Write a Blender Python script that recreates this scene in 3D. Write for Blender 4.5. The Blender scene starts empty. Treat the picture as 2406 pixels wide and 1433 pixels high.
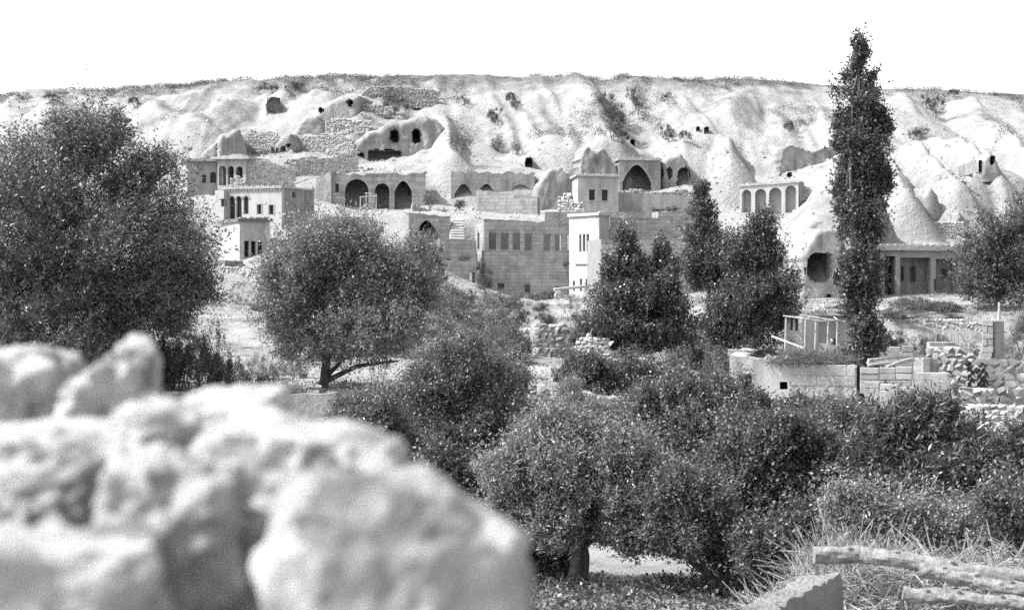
import bpy, bmesh, math, random
import numpy as np
from mathutils import Vector, Matrix, noise
from mathutils.geometry import tessellate_polygon

# ------------------------------------------------------------------ camera, sky, sun, exposure
scene = bpy.context.scene
C = scene.collection
F, CX, HZ, CZ = 3494.0, 1203.0, 650.0, 6.0        # focal length in photo pixels, centre column, horizon row, eye height
SUN_AZ, SUN_EL = (-0.98, -0.18), 50.0

cam_d = bpy.data.cameras.new('camera')
cam_d.sensor_width = 36.0
cam_d.lens = 36.0 * F / 2406.0
cam_d.shift_y = -(716.5 - HZ) / 2406.0
cam_d.clip_start = 0.05
cam_d.clip_end = 3000.0
cam_d.dof.use_dof = True
cam_d.dof.focus_distance = 55.0
cam_d.dof.aperture_fstop = 6.3
cam = bpy.data.objects.new('camera', cam_d)
cam.location = (0, 0, CZ)
cam.rotation_euler = (math.radians(90), 0, 0)
C.objects.link(cam)
scene.camera = cam

world = bpy.data.worlds.new('World')
scene.world = world
world.use_nodes = True
wn = world.node_tree
wn.nodes.clear()
sky = wn.nodes.new('ShaderNodeTexSky')
sky.sky_type = 'NISHITA'
sky.sun_disc = False
sky.sun_elevation = math.radians(SUN_EL)
sky.sun_rotation = math.atan2(SUN_AZ[0], SUN_AZ[1])
sky.dust_density = 2.5
bwn = wn.nodes.new('ShaderNodeRGBToBW')            # black-and-white film
bg = wn.nodes.new('ShaderNodeBackground')
bg.inputs['Strength'].default_value = 0.15
wo = wn.nodes.new('ShaderNodeOutputWorld')
wn.links.new(sky.outputs[0], bwn.inputs[0])
wn.links.new(bwn.outputs[0], bg.inputs['Color'])
wn.links.new(bg.outputs[0], wo.inputs['Surface'])

sd = bpy.data.lights.new('sun', 'SUN')
sd.energy = 2.6
sd.angle = math.radians(0.5)
sd.color = (1.0, 1.0, 0.99)
sun = bpy.data.objects.new('sun', sd)
ce = math.cos(math.radians(SUN_EL))
to_sun = Vector((SUN_AZ[0] * ce, SUN_AZ[1] * ce, math.sin(math.radians(SUN_EL)))).normalized()
sun.rotation_euler = to_sun.to_track_quat('Z', 'Y').to_euler()
sun.location = (-40, 10, 60)
C.objects.link(sun)

scene.view_settings.view_transform = 'Standard'
scene.view_settings.look = 'None'
scene.view_settings.gamma = 1.0
scene.view_settings.exposure = 1.6
scene.view_settings.use_curve_mapping = False
scene.cycles.max_bounces = 5
scene.cycles.diffuse_bounces = 3
scene.cycles.transparent_max_bounces = 4
scene.cycles.use_denoising = False
random.seed(7)
RNG = np.random.default_rng(11)

# ------------------------------------------------------------------ materials (all neutral: the film has no colour)
def grey(v, k=1.0):
    return (v * 0.985, v * 1.0, v * 0.975, 1.0)

MATS = {}
def mat(name, v, var=0.25, scale=1.5, bump=0.3, bscale=8.0, rough=0.9, streak=0.0, objrand=0.0, spots=None, patch=None, grass=None):
    m = bpy.data.materials.new(name)
    m.use_nodes = True
    t = m.node_tree
    N, L = t.nodes, t.links
    b = N['Principled BSDF']
    b.inputs['Roughness'].default_value = rough
    b.inputs['Specular IOR Level'].default_value = 0.15
    geo = N.new('ShaderNodeNewGeometry')
    n1 = N.new('ShaderNodeTexNoise')
    n1.inputs['Scale'].default_value = scale
    n1.inputs['Detail'].default_value = 8
    n1.inputs['Roughness'].default_value = 0.62
    L.new(geo.outputs['Position'], n1.inputs['Vector'])
    r = N.new('ShaderNodeMapRange')
    r.inputs['From Min'].default_value = 0.3
    r.inputs['From Max'].default_value = 0.7
    r.inputs['To Min'].default_value = v * (1 - var)
    r.inputs['To Max'].default_value = v * (1 + var)
    L.new(n1.outputs['Fac'], r.inputs['Value'])
    out = r.outputs['Result']
    def mul(a, bsock):
        q = N.new('ShaderNodeMath'); q.operation = 'MULTIPLY'
        L.new(a, q.inputs[0]); L.new(bsock, q.inputs[1])
        return q.outputs[0]
    if streak:
        mp = N.new('ShaderNodeMapping')
        mp.inputs['Scale'].default_value = (1.6, 1.6, 0.22)
        L.new(geo.outputs['Position'], mp.inputs['Vector'])
        n2 = N.new('ShaderNodeTexNoise'); n2.inputs['Scale'].default_value = 1.3; n2.inputs['Detail'].default_value = 6
        L.new(mp.outputs[0], n2.inputs['Vector'])
        r2 = N.new('ShaderNodeMapRange')
        r2.inputs['From Min'].default_value = 0.42; r2.inputs['From Max'].default_value = 0.68
        r2.inputs['To Min'].default_value = 1.0; r2.inputs['To Max'].default_value = 1.0 - streak
        L.new(n2.outputs['Fac'], r2.inputs['Value'])
        out = mul(out, r2.outputs['Result'])
    if spots:                                   # lichen / pits: (scale, threshold, factor)
        n3 = N.new('ShaderNodeTexNoise'); n3.inputs['Scale'].default_value = spots[0]; n3.inputs['Detail'].default_value = 5
        L.new(geo.outputs['Position'], n3.inputs['Vector'])
        r3 = N.new('ShaderNodeMapRange')
        r3.inputs['From Min'].default_value = spots[1]; r3.inputs['From Max'].default_value = spots[1] + 0.06
        r3.inputs['To Min'].default_value = 1.0; r3.inputs['To Max'].default_value = spots[2]
        L.new(n3.outputs['Fac'], r3.inputs['Value'])
        out = mul(out, r3.outputs['Result'])
    if patch:                                   # broad patches of dry herbs: (scale, threshold, factor)
        n5 = N.new('ShaderNodeTexNoise'); n5.inputs['Scale'].default_value = patch[0]; n5.inputs['Detail'].default_value = 9
        n5.inputs['Roughness'].default_value = 0.7
        L.new(geo.outputs['Position'], n5.inputs['Vector'])
        r5 = N.new('ShaderNodeMapRange')
        r5.inputs['From Min'].default_value = patch[1]; r5.inputs['From Max'].default_value = patch[1] + 0.09
        r5.inputs['To Min'].default_value = 1.0; r5.inputs['To Max'].default_value = patch[2]
        L.new(n5.outputs['Fac'], r5.inputs['Value'])
        out = mul(out, r5.outputs['Result'])
    if grass:                                   # dry grass on the top of the hill: (z from, z to, factor)
        sx = N.new('ShaderNodeSeparateXYZ'); L.new(geo.outputs['Position'], sx.inputs[0])
        n6 = N.new('ShaderNodeTexNoise'); n6.inputs['Scale'].default_value = .35; n6.inputs['Detail'].default_value = 8; n6.inputs['Roughness'].default_value = .7
        L.new(geo.outputs['Position'], n6.inputs['Vector'])
        ad = N.new('ShaderNodeMath'); ad.operation = 'MULTIPLY_ADD'; ad.inputs[1].default_value = 9.0
        L.new(n6.outputs['Fac'], ad.inputs[0]); L.new(sx.outputs['Z'], ad.inputs[2])
        r6 = N.new('ShaderNodeMapRange'); r6.inputs['From Min'].default_value = grass[0] + 4.5; r6.inputs['From Max'].default_value = grass[1] + 4.5
        r6.inputs['To Min'].default_value = 1.0; r6.inputs['To Max'].default_value = grass[2]
        L.new(ad.outputs[0], r6.inputs['Value'])
        out = mul(out, r6.outputs['Result'])
    if objrand:
        oi = N.new('ShaderNodeObjectInfo')
        r4 = N.new('ShaderNodeMapRange')
        r4.inputs['To Min'].default_value = 1 - objrand; r4.inputs['To Max'].default_value = 1 + objrand
        L.new(oi.outputs['Random'], r4.inputs['Value'])
        out = mul(out, r4.outputs['Result'])
    cb = N.new('ShaderNodeCombineColor')
    g1 = N.new('ShaderNodeMath'); g1.operation = 'MULTIPLY'; g1.inputs[1].default_value = 0.985
    L.new(out, g1.inputs[0])
    L.new(g1.outputs[0], cb.inputs[0]); L.new(out, cb.inputs[1]); L.new(g1.outputs[0], cb.inputs[2])
    L.new(cb.outputs[0], b.inputs['Base Color'])
    if bump:
        n4 = N.new('ShaderNodeTexNoise'); n4.inputs['Scale'].default_value = bscale; n4.inputs['Detail'].default_value = 8
        n4.inputs['Roughness'].default_value = 0.65
        L.new(geo.outputs['Position'], n4.inputs['Vector'])
        bp = N.new('ShaderNodeBump'); bp.inputs['Strength'].default_value = bump
        bp.inputs['Distance'].default_value = 0.6 / bscale
        L.new(n4.outputs['Fac'], bp.inputs['Height'])
        L.new(bp.outputs[0], b.inputs['Normal'])
    MATS[name] = m
    return m

def leafmat(name, v, var=0.5, rough=0.45, spec=0.6, trans=0.25):
    m = bpy.data.materials.new(name)
    m.use_nodes = True
    t = m.node_tree
    N, L = t.nodes, t.links
    b = N['Principled BSDF']
    b.inputs['Roughness'].default_value = rough
    b.inputs['Specular IOR Level'].default_value = spec
    geo = N.new('ShaderNodeNewGeometry')
    r = N.new('ShaderNodeMapRange')
    r.inputs['To Min'].default_value = v * (1 - var); r.inputs['To Max'].default_value = v * (1 + var)
    L.new(geo.outputs['Random Per Island'], r.inputs['Value'])
    cb = N.new('ShaderNodeCombineColor')
    g1 = N.new('ShaderNodeMath'); g1.operation = 'MULTIPLY'; g1.inputs[1].default_value = 0.97
    L.new(r.outputs[0], g1.inputs[0])
    L.new(g1.outputs[0], cb.inputs[0]); L.new(r.outputs[0], cb.inputs[1]); L.new(g1.outputs[0], cb.inputs[2])
    L.new(cb.outputs[0], b.inputs['Base Color'])
    tr = N.new('ShaderNodeBsdfTranslucent')
    L.new(cb.outputs[0], tr.inputs['Color'])
    mx = N.new('ShaderNodeMixShader'); mx.inputs[0].default_value = trans
    L.new(b.outputs[0], mx.inputs[1]); L.new(tr.outputs[0], mx.inputs[2])
    L.new(mx.outputs[0], N['Material Output'].inputs['Surface'])
    MATS[name] = m
    return m

mat('tuff', 0.27, 0.18, 0.5, 1.0, 2.6, spots=(1.5, 0.62, 0.72), patch=(0.10, 0.57, 0.62), grass=(27.6, 30.6, 0.42))
mat('tuff_face', 0.27, 0.22, 0.8, 0.5, 3.0, streak=0.35, spots=(2.2, 0.66, 0.6))
mat('soil', 0.235, 0.30, 0.5, 0.6, 3.5, spots=(1.1, 0.6, 0.55), patch=(0.10, 0.55, 0.6))
mat('plaster', 0.38, 0.08, 0.9, 0.2, 9.0, streak=0.12)
mat('plaster_grey', 0.33, 0.18, 0.9, 0.25, 7.0, streak=0.25)
mat('plaster_stained', 0.37, 0.14, 0.9, 0.25, 7.0, streak=0.5)
mat('ashlar', 0.30, 0.2, 1.4, 0.4, 7.0, streak=0.22, objrand=0.14)
mat('mortar', 0.22, 0.2, 2.0, 0.3, 9.0)
mat('rubble', 0.34, 0.25, 1.8, 0.6, 9.0, objrand=0.2)
mat('rubble_dark', 0.22, 0.25, 1.8, 0.6, 9.0, objrand=0.2)
mat('boulder', 0.42, 0.35, 9.0, 1.0, 24.0, spots=(17.0, 0.57, 0.5))
mat('earth_roof', 0.34, 0.25, 1.2, 0.5, 6.0)
mat('slab_edge', 0.12, 0.3, 3.0, 0.3, 9.0)
mat('old_wood', 0.09, 0.4, 6.0, 0.3, 20.0, streak=0.3)
mat('dark_wood', 0.035, 0.4, 6.0, 0.3, 20.0)
mat('pale_pole', 0.36, 0.3, 6.0, 0.3, 25.0)
mat('log_bark', 0.21, 0.5, 18.0, 0.8, 40.0)
mat('bark', 0.09, 0.4, 8.0, 0.6, 30.0)
mat('bark_pale', 0.22, 0.4, 8.0, 0.5, 30.0)
mat('cloth_dark', 0.025, 0.3, 8.0, 0.2, 30.0)
mat('cloth_grey', 0.10, 0.3, 8.0, 0.2, 30.0)
mat('skin', 0.30, 0.1, 8.0, 0.0, 30.0)
gm = mat('glass', 0.03, 0.1, 3.0, 0.0, 3.0, rough=0.15)
leafmat('leaf_dark', 0.085, rough=.42, trans=.28)
leafmat('leaf_mid', 0.12, rough=.42, trans=.3)
leafmat('leaf_pale', 0.19, rough=.45, trans=.3)
leafmat('leaf_scrub', 0.09, rough=0.8, spec=0.2)
leafmat('straw', 0.30, 0.6, rough=0.7, spec=0.2, trans=0.1)

# ------------------------------------------------------------------ mesh helpers
def P(px, row, Y):
    return Vector(((px - CX) / F * Y, Y, CZ + (HZ - row) / F * Y))

class MB:
    def __init__(s): s.v, s.f = [], []
    def add(s, vs, fs):
        k = len(s.v); s.v += [tuple(p) for p in vs]; s.f += [tuple(i + k for i in q) for q in fs]
    def box(s, c, sx, sy, sz, M=None):
        vs = [Vector((x * sx / 2, y * sy / 2, z * sz / 2)) for x in (-1, 1) for y in (-1, 1) for z in (-1, 1)]
        if M is not None: vs = [M @ p for p in vs]
        s.add([p + Vector(c) for p in vs], [(0, 1, 3, 2), (4, 6, 7, 5), (0, 4, 5, 1), (2, 3, 7, 6), (0, 2, 6, 4), (1, 5, 7, 3)])
    def hexa(s, p8):  # bottom 4 ccw, top 4 ccw
        s.add(p8, [(3, 2, 1, 0), (4, 5, 6, 7), (0, 1, 5, 4), (1, 2, 6, 5), (2, 3, 7, 6), (3, 0, 4, 7)])
    def tube(s, pts, rad, n=6, cap=True):
        pts = [Vector(p) for p in pts]
        k0 = len(s.v); up = Vector((0.3, 0.2, 1)).normalized()
        for i, p in enumerate(pts):
            t = (pts[min(i + 1, len(pts) - 1)] - pts[max(i - 1, 0)]).normalized()
            a = t.cross(up)
            if a.length < 0.05: a = t.cross(Vector((1, 0, 0)))
            a.normalize(); b = t.cross(a)
            r = rad[i] if hasattr(rad, '__len__') else rad
            for j in range(n):
                q = 2 * math.pi * j / n
                s.v.append(tuple(p + a * (math.cos(q) * r) + b * (math.sin(q) * r)))
        for i in range(len(pts) - 1):
            for j in range(n):
                s.f.append((k0 + i * n + j, k0 + i * n + (j + 1) % n, k0 + (i + 1) * n + (j + 1) % n, k0 + (i + 1) * n + j))
        if cap:
            s.f.append(tuple(k0 + j for j in range(n))[::-1])
            s.f.append(tuple(k0 + (len(pts) - 1) * n + j for j in range(n)))
    def build(s, name, material, parent=None, smooth=False, loc=None):
        if parent is not None: base = ROOTLOC[parent.name]
        elif loc is not None: base = Vector(loc)
        else:
            a = np.array(s.v); base = Vector(((a[:, 0].min() + a[:, 0].max()) / 2, (a[:, 1].min() + a[:, 1].max()) / 2, a[:, 2].min()))
        me = bpy.data.meshes.new(name)
        a = np.array(s.v, dtype=float) - np.array(base)
        me.from_pydata(a.tolist(), [], s.f)
        me.materials.append(MATS[material])
        if smooth: me.polygons.foreach_set('use_smooth', [True] * len(me.polygons))
        me.update()
        o = bpy.data.objects.new(name, me)
        C.objects.link(o)
        if parent is not None: o.parent = parent
        else: o.location = base
        ROOTLOC[o.name] = base
        return o
ROOTLOC = {}

def fix_normals(o):
    bm = bmesh.new(); bm.from_mesh(o.data); bmesh.ops.recalc_face_normals(bm, faces=bm.faces); bm.to_mesh(o.data); bm.free()
    return o

def tag(o, label, cat, group=None):
    o['label'] = label; o['category'] = cat
    if group: o['group'] = group
    return o

def thing(name, label, cat, loc, group=None):
    o = bpy.data.objects.new(name, None)
    o.empty_display_size = 0.3
    C.objects.link(o); o.location = loc
    ROOTLOC[o.name] = Vector(loc)
    return tag(o, label, cat, group)

def fast_mesh(name, V, Q, material, smooth=False):
    """V (n,3), Q (m,k) numpy -> mesh"""
    me = bpy.data.meshes.new(name)
    k = Q.shape[1]
    me.vertices.add(len(V)); me.vertices.foreach_set('co', np.ascontiguousarray(V, dtype=np.float32).ravel())
    me.loops.add(Q.size); me.loops.foreach_set('vertex_index', np.ascontiguousarray(Q, dtype=np.int32).ravel())
    me.polygons.add(len(Q)); me.polygons.foreach_set('loop_start', np.arange(0, Q.size, k, dtype=np.int32))
    if smooth: me.polygons.foreach_set('use_smooth', np.ones(len(Q), dtype=bool))
    me.materials.append(MATS[material])
    me.update(calc_edges=True)
    return me

# cheap smooth noise on numpy arrays: value noise
class VN:
    def __init__(s, seed): s.t = np.random.default_rng(seed).random(4096)
    def h(s, i, j, k): return s.t[(i * 73856093 ^ j * 19349663 ^ k * 83492791) & 4095]
    def __call__(s, x, y, z=0.0):
        x, y, z = np.broadcast_arrays(np.asarray(x, float), np.asarray(y, float), np.asarray(z, float))
        i, j, k = np.floor(x).astype(np.int64), np.floor(y).astype(np.int64), np.floor(z).astype(np.int64)
        a, b, c = x - i, y - j, z - k
        a, b, c = a * a * (3 - 2 * a), b * b * (3 - 2 * b), c * c * (3 - 2 * c)
        r = 0
        for di in (0, 1):
            for dj in (0, 1):
                for dk in (0, 1):
                    r = r + s.h(i + di, j + dj, k + dk) * (a if di else 1 - a) * (b if dj else 1 - b) * (c if dk else 1 - c)
        return r * 2 - 1
    def fbm(s, x, y, z=0.0, o=4):
        r, amp = 0, 1.0
        x, y, z = np.asarray(x, float), np.asarray(y, float), np.asarray(z, float)
        for q in range(o):
            r = r + amp * s(x + q * 17.3, y + q * 9.1, z + q * 5.7); x, y, z = x * 2.03, y * 2.03, z * 2.03; amp *= 0.5
        return r
vn = VN(3)

# ------------------------------------------------------------------ terrain
def zr(Y, row): return (HZ - row) / F * Y
near = [(-60, -5.0), (24, -5.0), (36, -5.0)]
prof = {
 -700: near + [(44, -3.6), (60, -2.8), (90, -1.8), (120, -.3), (135, 3.4), (145, 7), (155, 11), (165, 15.4), (182, 20.8), (192, 21.6), (210, 22), (320, 21), (900, 10)],
 0: near + [(41, -4.6), (42, -3.3), (60, -2.7), (90, -1.8), (120, -.3), (135, 3.5), (145, 7), (155, 11.1), (165, 15.6), (182, zr(182, 236)), (190, zr(190, 228)), (205, 23), (320, 22), (900, 10)],
 300: near + [(39.5, -4.8), (40.5, -3.35), (60, -3.0), (75, -2.0), (95, -1.4), (118, .3), (128, 4.0), (140, 6.2), (150, 9.6), (158, 13.0), (168, 17.2), (184, zr(184, 213)), (190, zr(190, 206)), (205, 24.6), (320, 22), (900, 10)],
 500: near + [(40.4, -4.8), (41.4, -3.32), (52, -3.4), (60, -3.2), (75, -1.95), (95, -1.5), (107.5, -1.6), (109, .5), (118, .8), (126, 1.2), (130, 4.3), (138, 5.0), (142, 7.4), (150, 9.3), (153, 12.2), (160, 13.4), (168, 16.8), (184, zr(184, 205)), (190, zr(190, 197)), (205, 25), (320, 22), (900, 10)],
 680: near + [(41.2, -4.8), (42.2, -3.4), (52, -3.4), (60, -3.3), (75, -2.2), (95, -1.45), (106, -1.2), (112, .1), (120, 2.2), (127, 4.2), (138, 5.2), (143, 8.2), (150, 9.4), (153, 12.2), (160, 13.4), (168, 17.2), (182, zr(182, 197)), (190, zr(190, 189)), (205, 25.2), (320, 22), (900, 10)],
 850: near + [(42.5, -4.8), (43.5, -3.4), (52, -3.4), (60, -3.35), (75, -2.4), (95, -1.4), (108, -.3), (118, 1.6), (126, 3.2), (133, 5.6), (143.5, 6.3), (146, 6.5), (148, 10.4), (155, 11.6), (158.5, 11.8), (160.5, 16.0), (168, 18.8), (180, 23.2), (187, zr(187, 184)), (205, 25.2), (320, 22), (900, 10)],
 1020: near + [(44.5, -4.6), (46, -3.9), (58, -3.4), (70, -2.8), (85, -2.3), (100, -2.0), (112, -1.4), (120, .4), (126, 2.4), (131, 4.6), (135, 5.8), (144, 6.5), (148, 8.0), (150, 10.2), (156, 12.5), (162, 15), (170, 18.6), (181, 23.4), (187, zr(187, 184)), (205, 25.2), (320, 22), (900, 10)],
 1200: near + [(44, -4.6), (50, -4.0), (58, -3.4), (70, -2.8), (85, -2.31), (100, -2.0), (118, -1.72), (131.5, -1.7), (133, 5.2), (140, 6.0), (146, 6.5), (148.5, 10.2), (156, 11.8), (160, 13.3), (180, 23.6), (186, zr(186, 185)), (205, 25.3), (320, 22), (900, 10)],
 1450: near + [(46, -4.6), (52, -4.0), (60, -3.4), (70, -2.9), (85, -2.3), (100, -2.0), (118, -1.7), (128, -1.5), (133, -1.2), (135, 5.4), (146, 6.4), (148, 8.4), (154, 9.0), (156.5, 12.4), (163, 13.8), (181, 23.6), (188, zr(188, 187)), (205, 25.5), (320, 22), (900, 10)],
 1700: near + [(45, -4.7), (50, -4.4), (55, -3.95), (66, -3.6), (76, -2.6), (88, -2.1), (100, -1.7), (112, -1.3), (124, -.2), (134, 3.6), (140, 5.6), (147, 6.4), (149, 8.2), (156, 9.4), (163, 13.5), (180, 22.6), (188, zr(188, 188)), (205, 25.5), (320, 22), (900, 10)],
 1850: near + [(45, -4.8), (50, -4.5), (54, -4.0), (67, -3.9), (69, -2.4), (80, -2.2), (97, -1.7), (101, -1.3), (108, 1.6), (118, 3.0), (128, 4.6), (138, 5.6), (146, 6.5), (149, 9.0), (156, 10.4), (166, 14.6), (180, 21.8), (190, zr(190, 193)), (205, 25.3), (320, 22), (900, 10)],
 2000: near + [(45, -4.8), (50, -4.5), (54, -4.0), (67, -3.9), (69, -2.4), (80, -2.1), (96, -1.65), (100.5, -1.5), (102.5, 2.4), (108, 3.6), (118, 5.2), (128, 7.4), (138, 9.2), (148, 11.2), (156, 13.0), (168, 17), (182, 21.8), (192, zr(192, 205)), (205, 25.1), (320, 22), (900, 10)],
 2035: near + [(45, -4.8), (50, -4.5), (54, -4.0), (67, -3.9), (69, -2.4), (80, -2.1), (96, -1.65), (100.5, -1.5), (102.5, 2.0), (108, 3.4), (118, 5.2), (128, 7.4), (138, 9.2), (148, 11.2), (156, 13.0), (168, 17), (182, 21.8), (192, zr(192, 205)), (205, 25.1), (320, 22), (900, 10)],
 2060: near + [(46, -4.9), (52, -4.6), (55, -3.9), (60, -3.5), (66, -3.4), (79, -3.45), (80.5, -2.25), (90, -1.75), (103.5, -1.35), (107.5, -1.3), (109, 2.4), (118, 5.0), (128, 7.2), (138, 9.2), (148, 11.2), (156, 13.0), (168, 17), (182, 21.8), (192, zr(192, 208)), (205, 25.1), (320, 22), (900, 10)],
 2200: near + [(46, -4.9), (52, -4.6), (55, -3.9), (60, -3.5), (66, -3.4), (79, -3.45), (80.5, -2.25), (90, -1.75), (103.5, -1.3), (107.5, -1.25), (108.5, 2.2), (115, 3.4), (128, 6.0), (140, 9.2), (155, 12.6), (175, 19), (190, 23.8), (197, zr(197, 213)), (210, 25), (320, 22), (900, 10)],
 2406: near + [(46, -4.9), (52, -4.4), (55, -3.6), (66, -3.3), (79, -3.45), (80.5, -2.25), (90, -1.8), (105, -1.2), (112, 1.2), (125, 4.4), (140, 8.2), (155, 11.6), (175, 17.5), (192, 23.0), (200, zr(200, 222)), (215, 24.9), (320, 22), (900, 10)],
 3100: near + [(46, -4.9), (55, -3.8), (66, -3.2), (90, -1.8), (105, -1.2), (112, 1.0), (125, 4.0), (140, 8.2), (155, 11.6), (175, 17.0), (195, 21.5), (215, 22.5), (320, 22), (900, 10)],
}
PX = np.array(sorted(prof))
# erosion ridges and cones on the slope: (px1,row1,Y1, px2,row2,Y2, half width m, height m)
RIDGE = [
 (1045, 262, 166, 1062, 420, 150, 2.0, 2.0), (1370, 215, 178, 1440, 400, 158, 4.5, 2.4), (1260, 230, 176, 1290, 380, 158, 3.0, 1.2),
 (1560, 230, 176, 1640, 390, 158, 4.0, 2.0), (1715, 345, 162, 1715, 440, 150, 2.6, 3.4), (1760, 220, 178, 1690, 330, 164, 4.0, 1.8),
 (1850, 240, 176, 1830, 350, 160, 4.0, 1.6), (560, 260, 176, 470, 340, 160, 5.0, 2.4), (760, 215, 178, 700, 300, 166, 4.0, 2.2),
 (2110, 360, 150, 2260, 540, 118, 2.8, 3.8), (2210, 330, 158, 2350, 500, 122, 2.9, 4.0), (2330, 300, 165, 2440, 470, 128, 3.1, 4.0),
 (2060, 380, 146, 2130, 560, 112, 2.3, 3.2), (2100, 230, 180, 2160, 330, 164, 4.6, 1.9), (2260, 225, 184, 2330, 320, 168, 4.2, 2.0),
 (1930, 430, 132, 1900, 560, 106, 3.0, 1.8), (1990, 400, 140, 1960, 520, 108, 3.4, 2.2), (150, 245, 178, 60, 330, 160, 5, 2.2), (330, 240, 176, 420, 330, 160, 4, 1.8),
]
RS = []
for a in RIDGE:
    p, q = P(*a[0:3]), P(*a[3:6])
    RS.append((p.x, p.y, q.x, q.y, a[6], a[7]))

def base_z(pc, Y):
    """profile height for photo column pc and distance Y (arrays)"""
    pc, Y = np.broadcast_arrays(np.asarray(pc, float), np.asarray(Y, float))
    Z = np.stack([np.interp(Y.ravel(), [k[0] for k in prof[p]], [k[1] for k in prof[p]]) for p in PX])
    i = np.clip(np.searchsorted(PX, pc.ravel(), side='right') - 1, 0, len(PX) - 2)
    t = np.clip((pc.ravel() - PX[i]) / (PX[i + 1] - PX[i]), 0, 1)
    idx = np.arange(t.size)
    return (Z[i, idx] * (1 - t) + Z[i + 1, idx] * t).reshape(pc.shape)

def terrain_z(x, y):
    x, y = np.broadcast_arrays(np.asarray(x, float), np.asarray(y, float))
    pc = CX + F * x / np.maximum(y, 30.0)
    z = base_z(pc, y)
    hill = np.clip((y - 148) / 10, 0, 1) * np.clip((192 - y) / 14, 0, 1)
    for (x1, y1, x2, y2, w, h) in RS:
        dx, dy = x2 - x1, y2 - y1; L2 = dx * dx + dy * dy
        t = np.clip(((x - x1) * dx + (y - y1) * dy) / L2, 0, 1)
        d = np.hypot(x - x1 - t * dx, y - y1 - t * dy) / (w * (0.55 + 0.6 * t))
        z = z + h * np.clip(1 - d ** 1.35, 0, 1) * (0.25 + 0.75 * np.clip(t * 2.5, 0, 1))
    # gullies that run down the slope, and general roughness
    wob = 4.0 * vn(x * 0.05, y * 0.05)
    g = 1 - np.abs(vn((x + wob) * 0.16, y * 0.03, 3.1)) * 2
    g2 = 1 - np.abs(vn((x + wob) * 0.42, y * 0.06, 7.1)) * 2
    g3 = 1 - np.abs(vn((x + wob) * 0.95, y * 0.12, 2.1)) * 2
    z = z + hill * (0.8 * g + 0.32 * g2 + 0.16 * g3 + 0.6 * vn.fbm(x * 0.22, y * 0.22, 1.0, 5))
    fold = np.clip((x - 22) / 8, 0, 1) * np.clip((y - 108) / 8, 0, 1) * np.clip((150 - y) / 6, 0, 1)
    z = z + fold * (0.3 * g2 + 0.16 * g3 + 0.3 * vn.fbm(x * 0.3, y * 0.3, 6.0, 4))
    rough = np.clip((y - 44) / 20, 0, 1)
    z = z + rough * 0.10 * vn.fbm(x * 0.6, y * 0.6, 4.0, 3) + 0.05 * vn.fbm(x * 1.3, y * 1.3, 9.0, 2)
    return z + CZ

def ground(x, y): return float(terrain_z(np.array([x]), np.array([y]))[0])

def hit(px, row, y0=100.0, y1=215.0):
    """first point of the terrain under photo point (px,row)"""
    Y = np.arange(y0, y1, 0.15)
    z = terrain_z((px - CX) / F * Y, Y)
    ray = CZ + (HZ - row) / F * Y
    k = np.nonzero(z >= ray)[0]
    Yh = Y[k[0]] if len(k) else y1
    return Vector(((px - CX) / F * Yh, Yh, ground((px - CX) / F * Yh, Yh)))

def terrain_mesh(name, ys, ncol, material):
    pcs = np.linspace(-700, 3100, ncol)
    PC, YY = np.meshgrid(pcs, ys)
    X = (PC - CX) / F * np.maximum(YY, 30.0)
    Zt = terrain_z(X, YY)
    V = np.stack([X.ravel(), YY.ravel(), Zt.ravel()], 1)
    n, m = len(ys), ncol
    i, j = np.meshgrid(np.arange(n - 1), np.arange(m - 1), indexing='ij')
    a = (i * m + j).ravel()
    Q = np.stack([a, a + 1, a + m + 1, a + m], 1)
    base = np.array([0, ys[0], 0])
    me = fast_mesh(name, V - base, Q, material, True)
    o = bpy.data.objects.new(name, me); C.objects.link(o); o.location = base
    o['kind'] = 'structure'
    return o
terrain_mesh('garden_ground', np.concatenate([np.arange(-60, 20, 8), np.arange(20, 108.01, 0.4)]), 260, 'soil')
terrain_mesh('hillside', np.concatenate([np.arange(108, 200, 0.32), np.arange(200, 320, 4), np.arange(320, 920, 40)]), 560, 'tuff')

# ------------------------------------------------------------------ walls, openings, houses
class Pl:
    """a vertical plane through photo column px at distance Y; a > 0 turns it to face right"""
    def __init__(s, px, Y, a, c=None):
        a = math.radians(a); s.a = a
        p = P(px, HZ, Y) if c is None else Vector(c)
        s.c = Vector((p.x, p.y)); s.u = Vector((math.cos(a), math.sin(a))); s.n = Vector((math.sin(a), -math.cos(a)))
    def uv(s, px, row):
        d = Vector(((px - CX) / F, 1.0)); t = s.n.dot(s.c) / s.n.dot(d)
        return (s.u.dot(d * t - s.c), CZ + (HZ - row) / F * t)
    def pt(s, u, v, w=0.0):
        q = s.c + s.u * u - s.n * w
        return Vector((q.x, q.y, v))
    def side(s, u, right=False):
        q = s.c + s.u * u
        return Pl(0, 0, math.degrees(s.a) + (90 if right else -90), (q.x, q.y))
    def M(s): return Matrix.Rotation(s.a, 3, 'Z')

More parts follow.
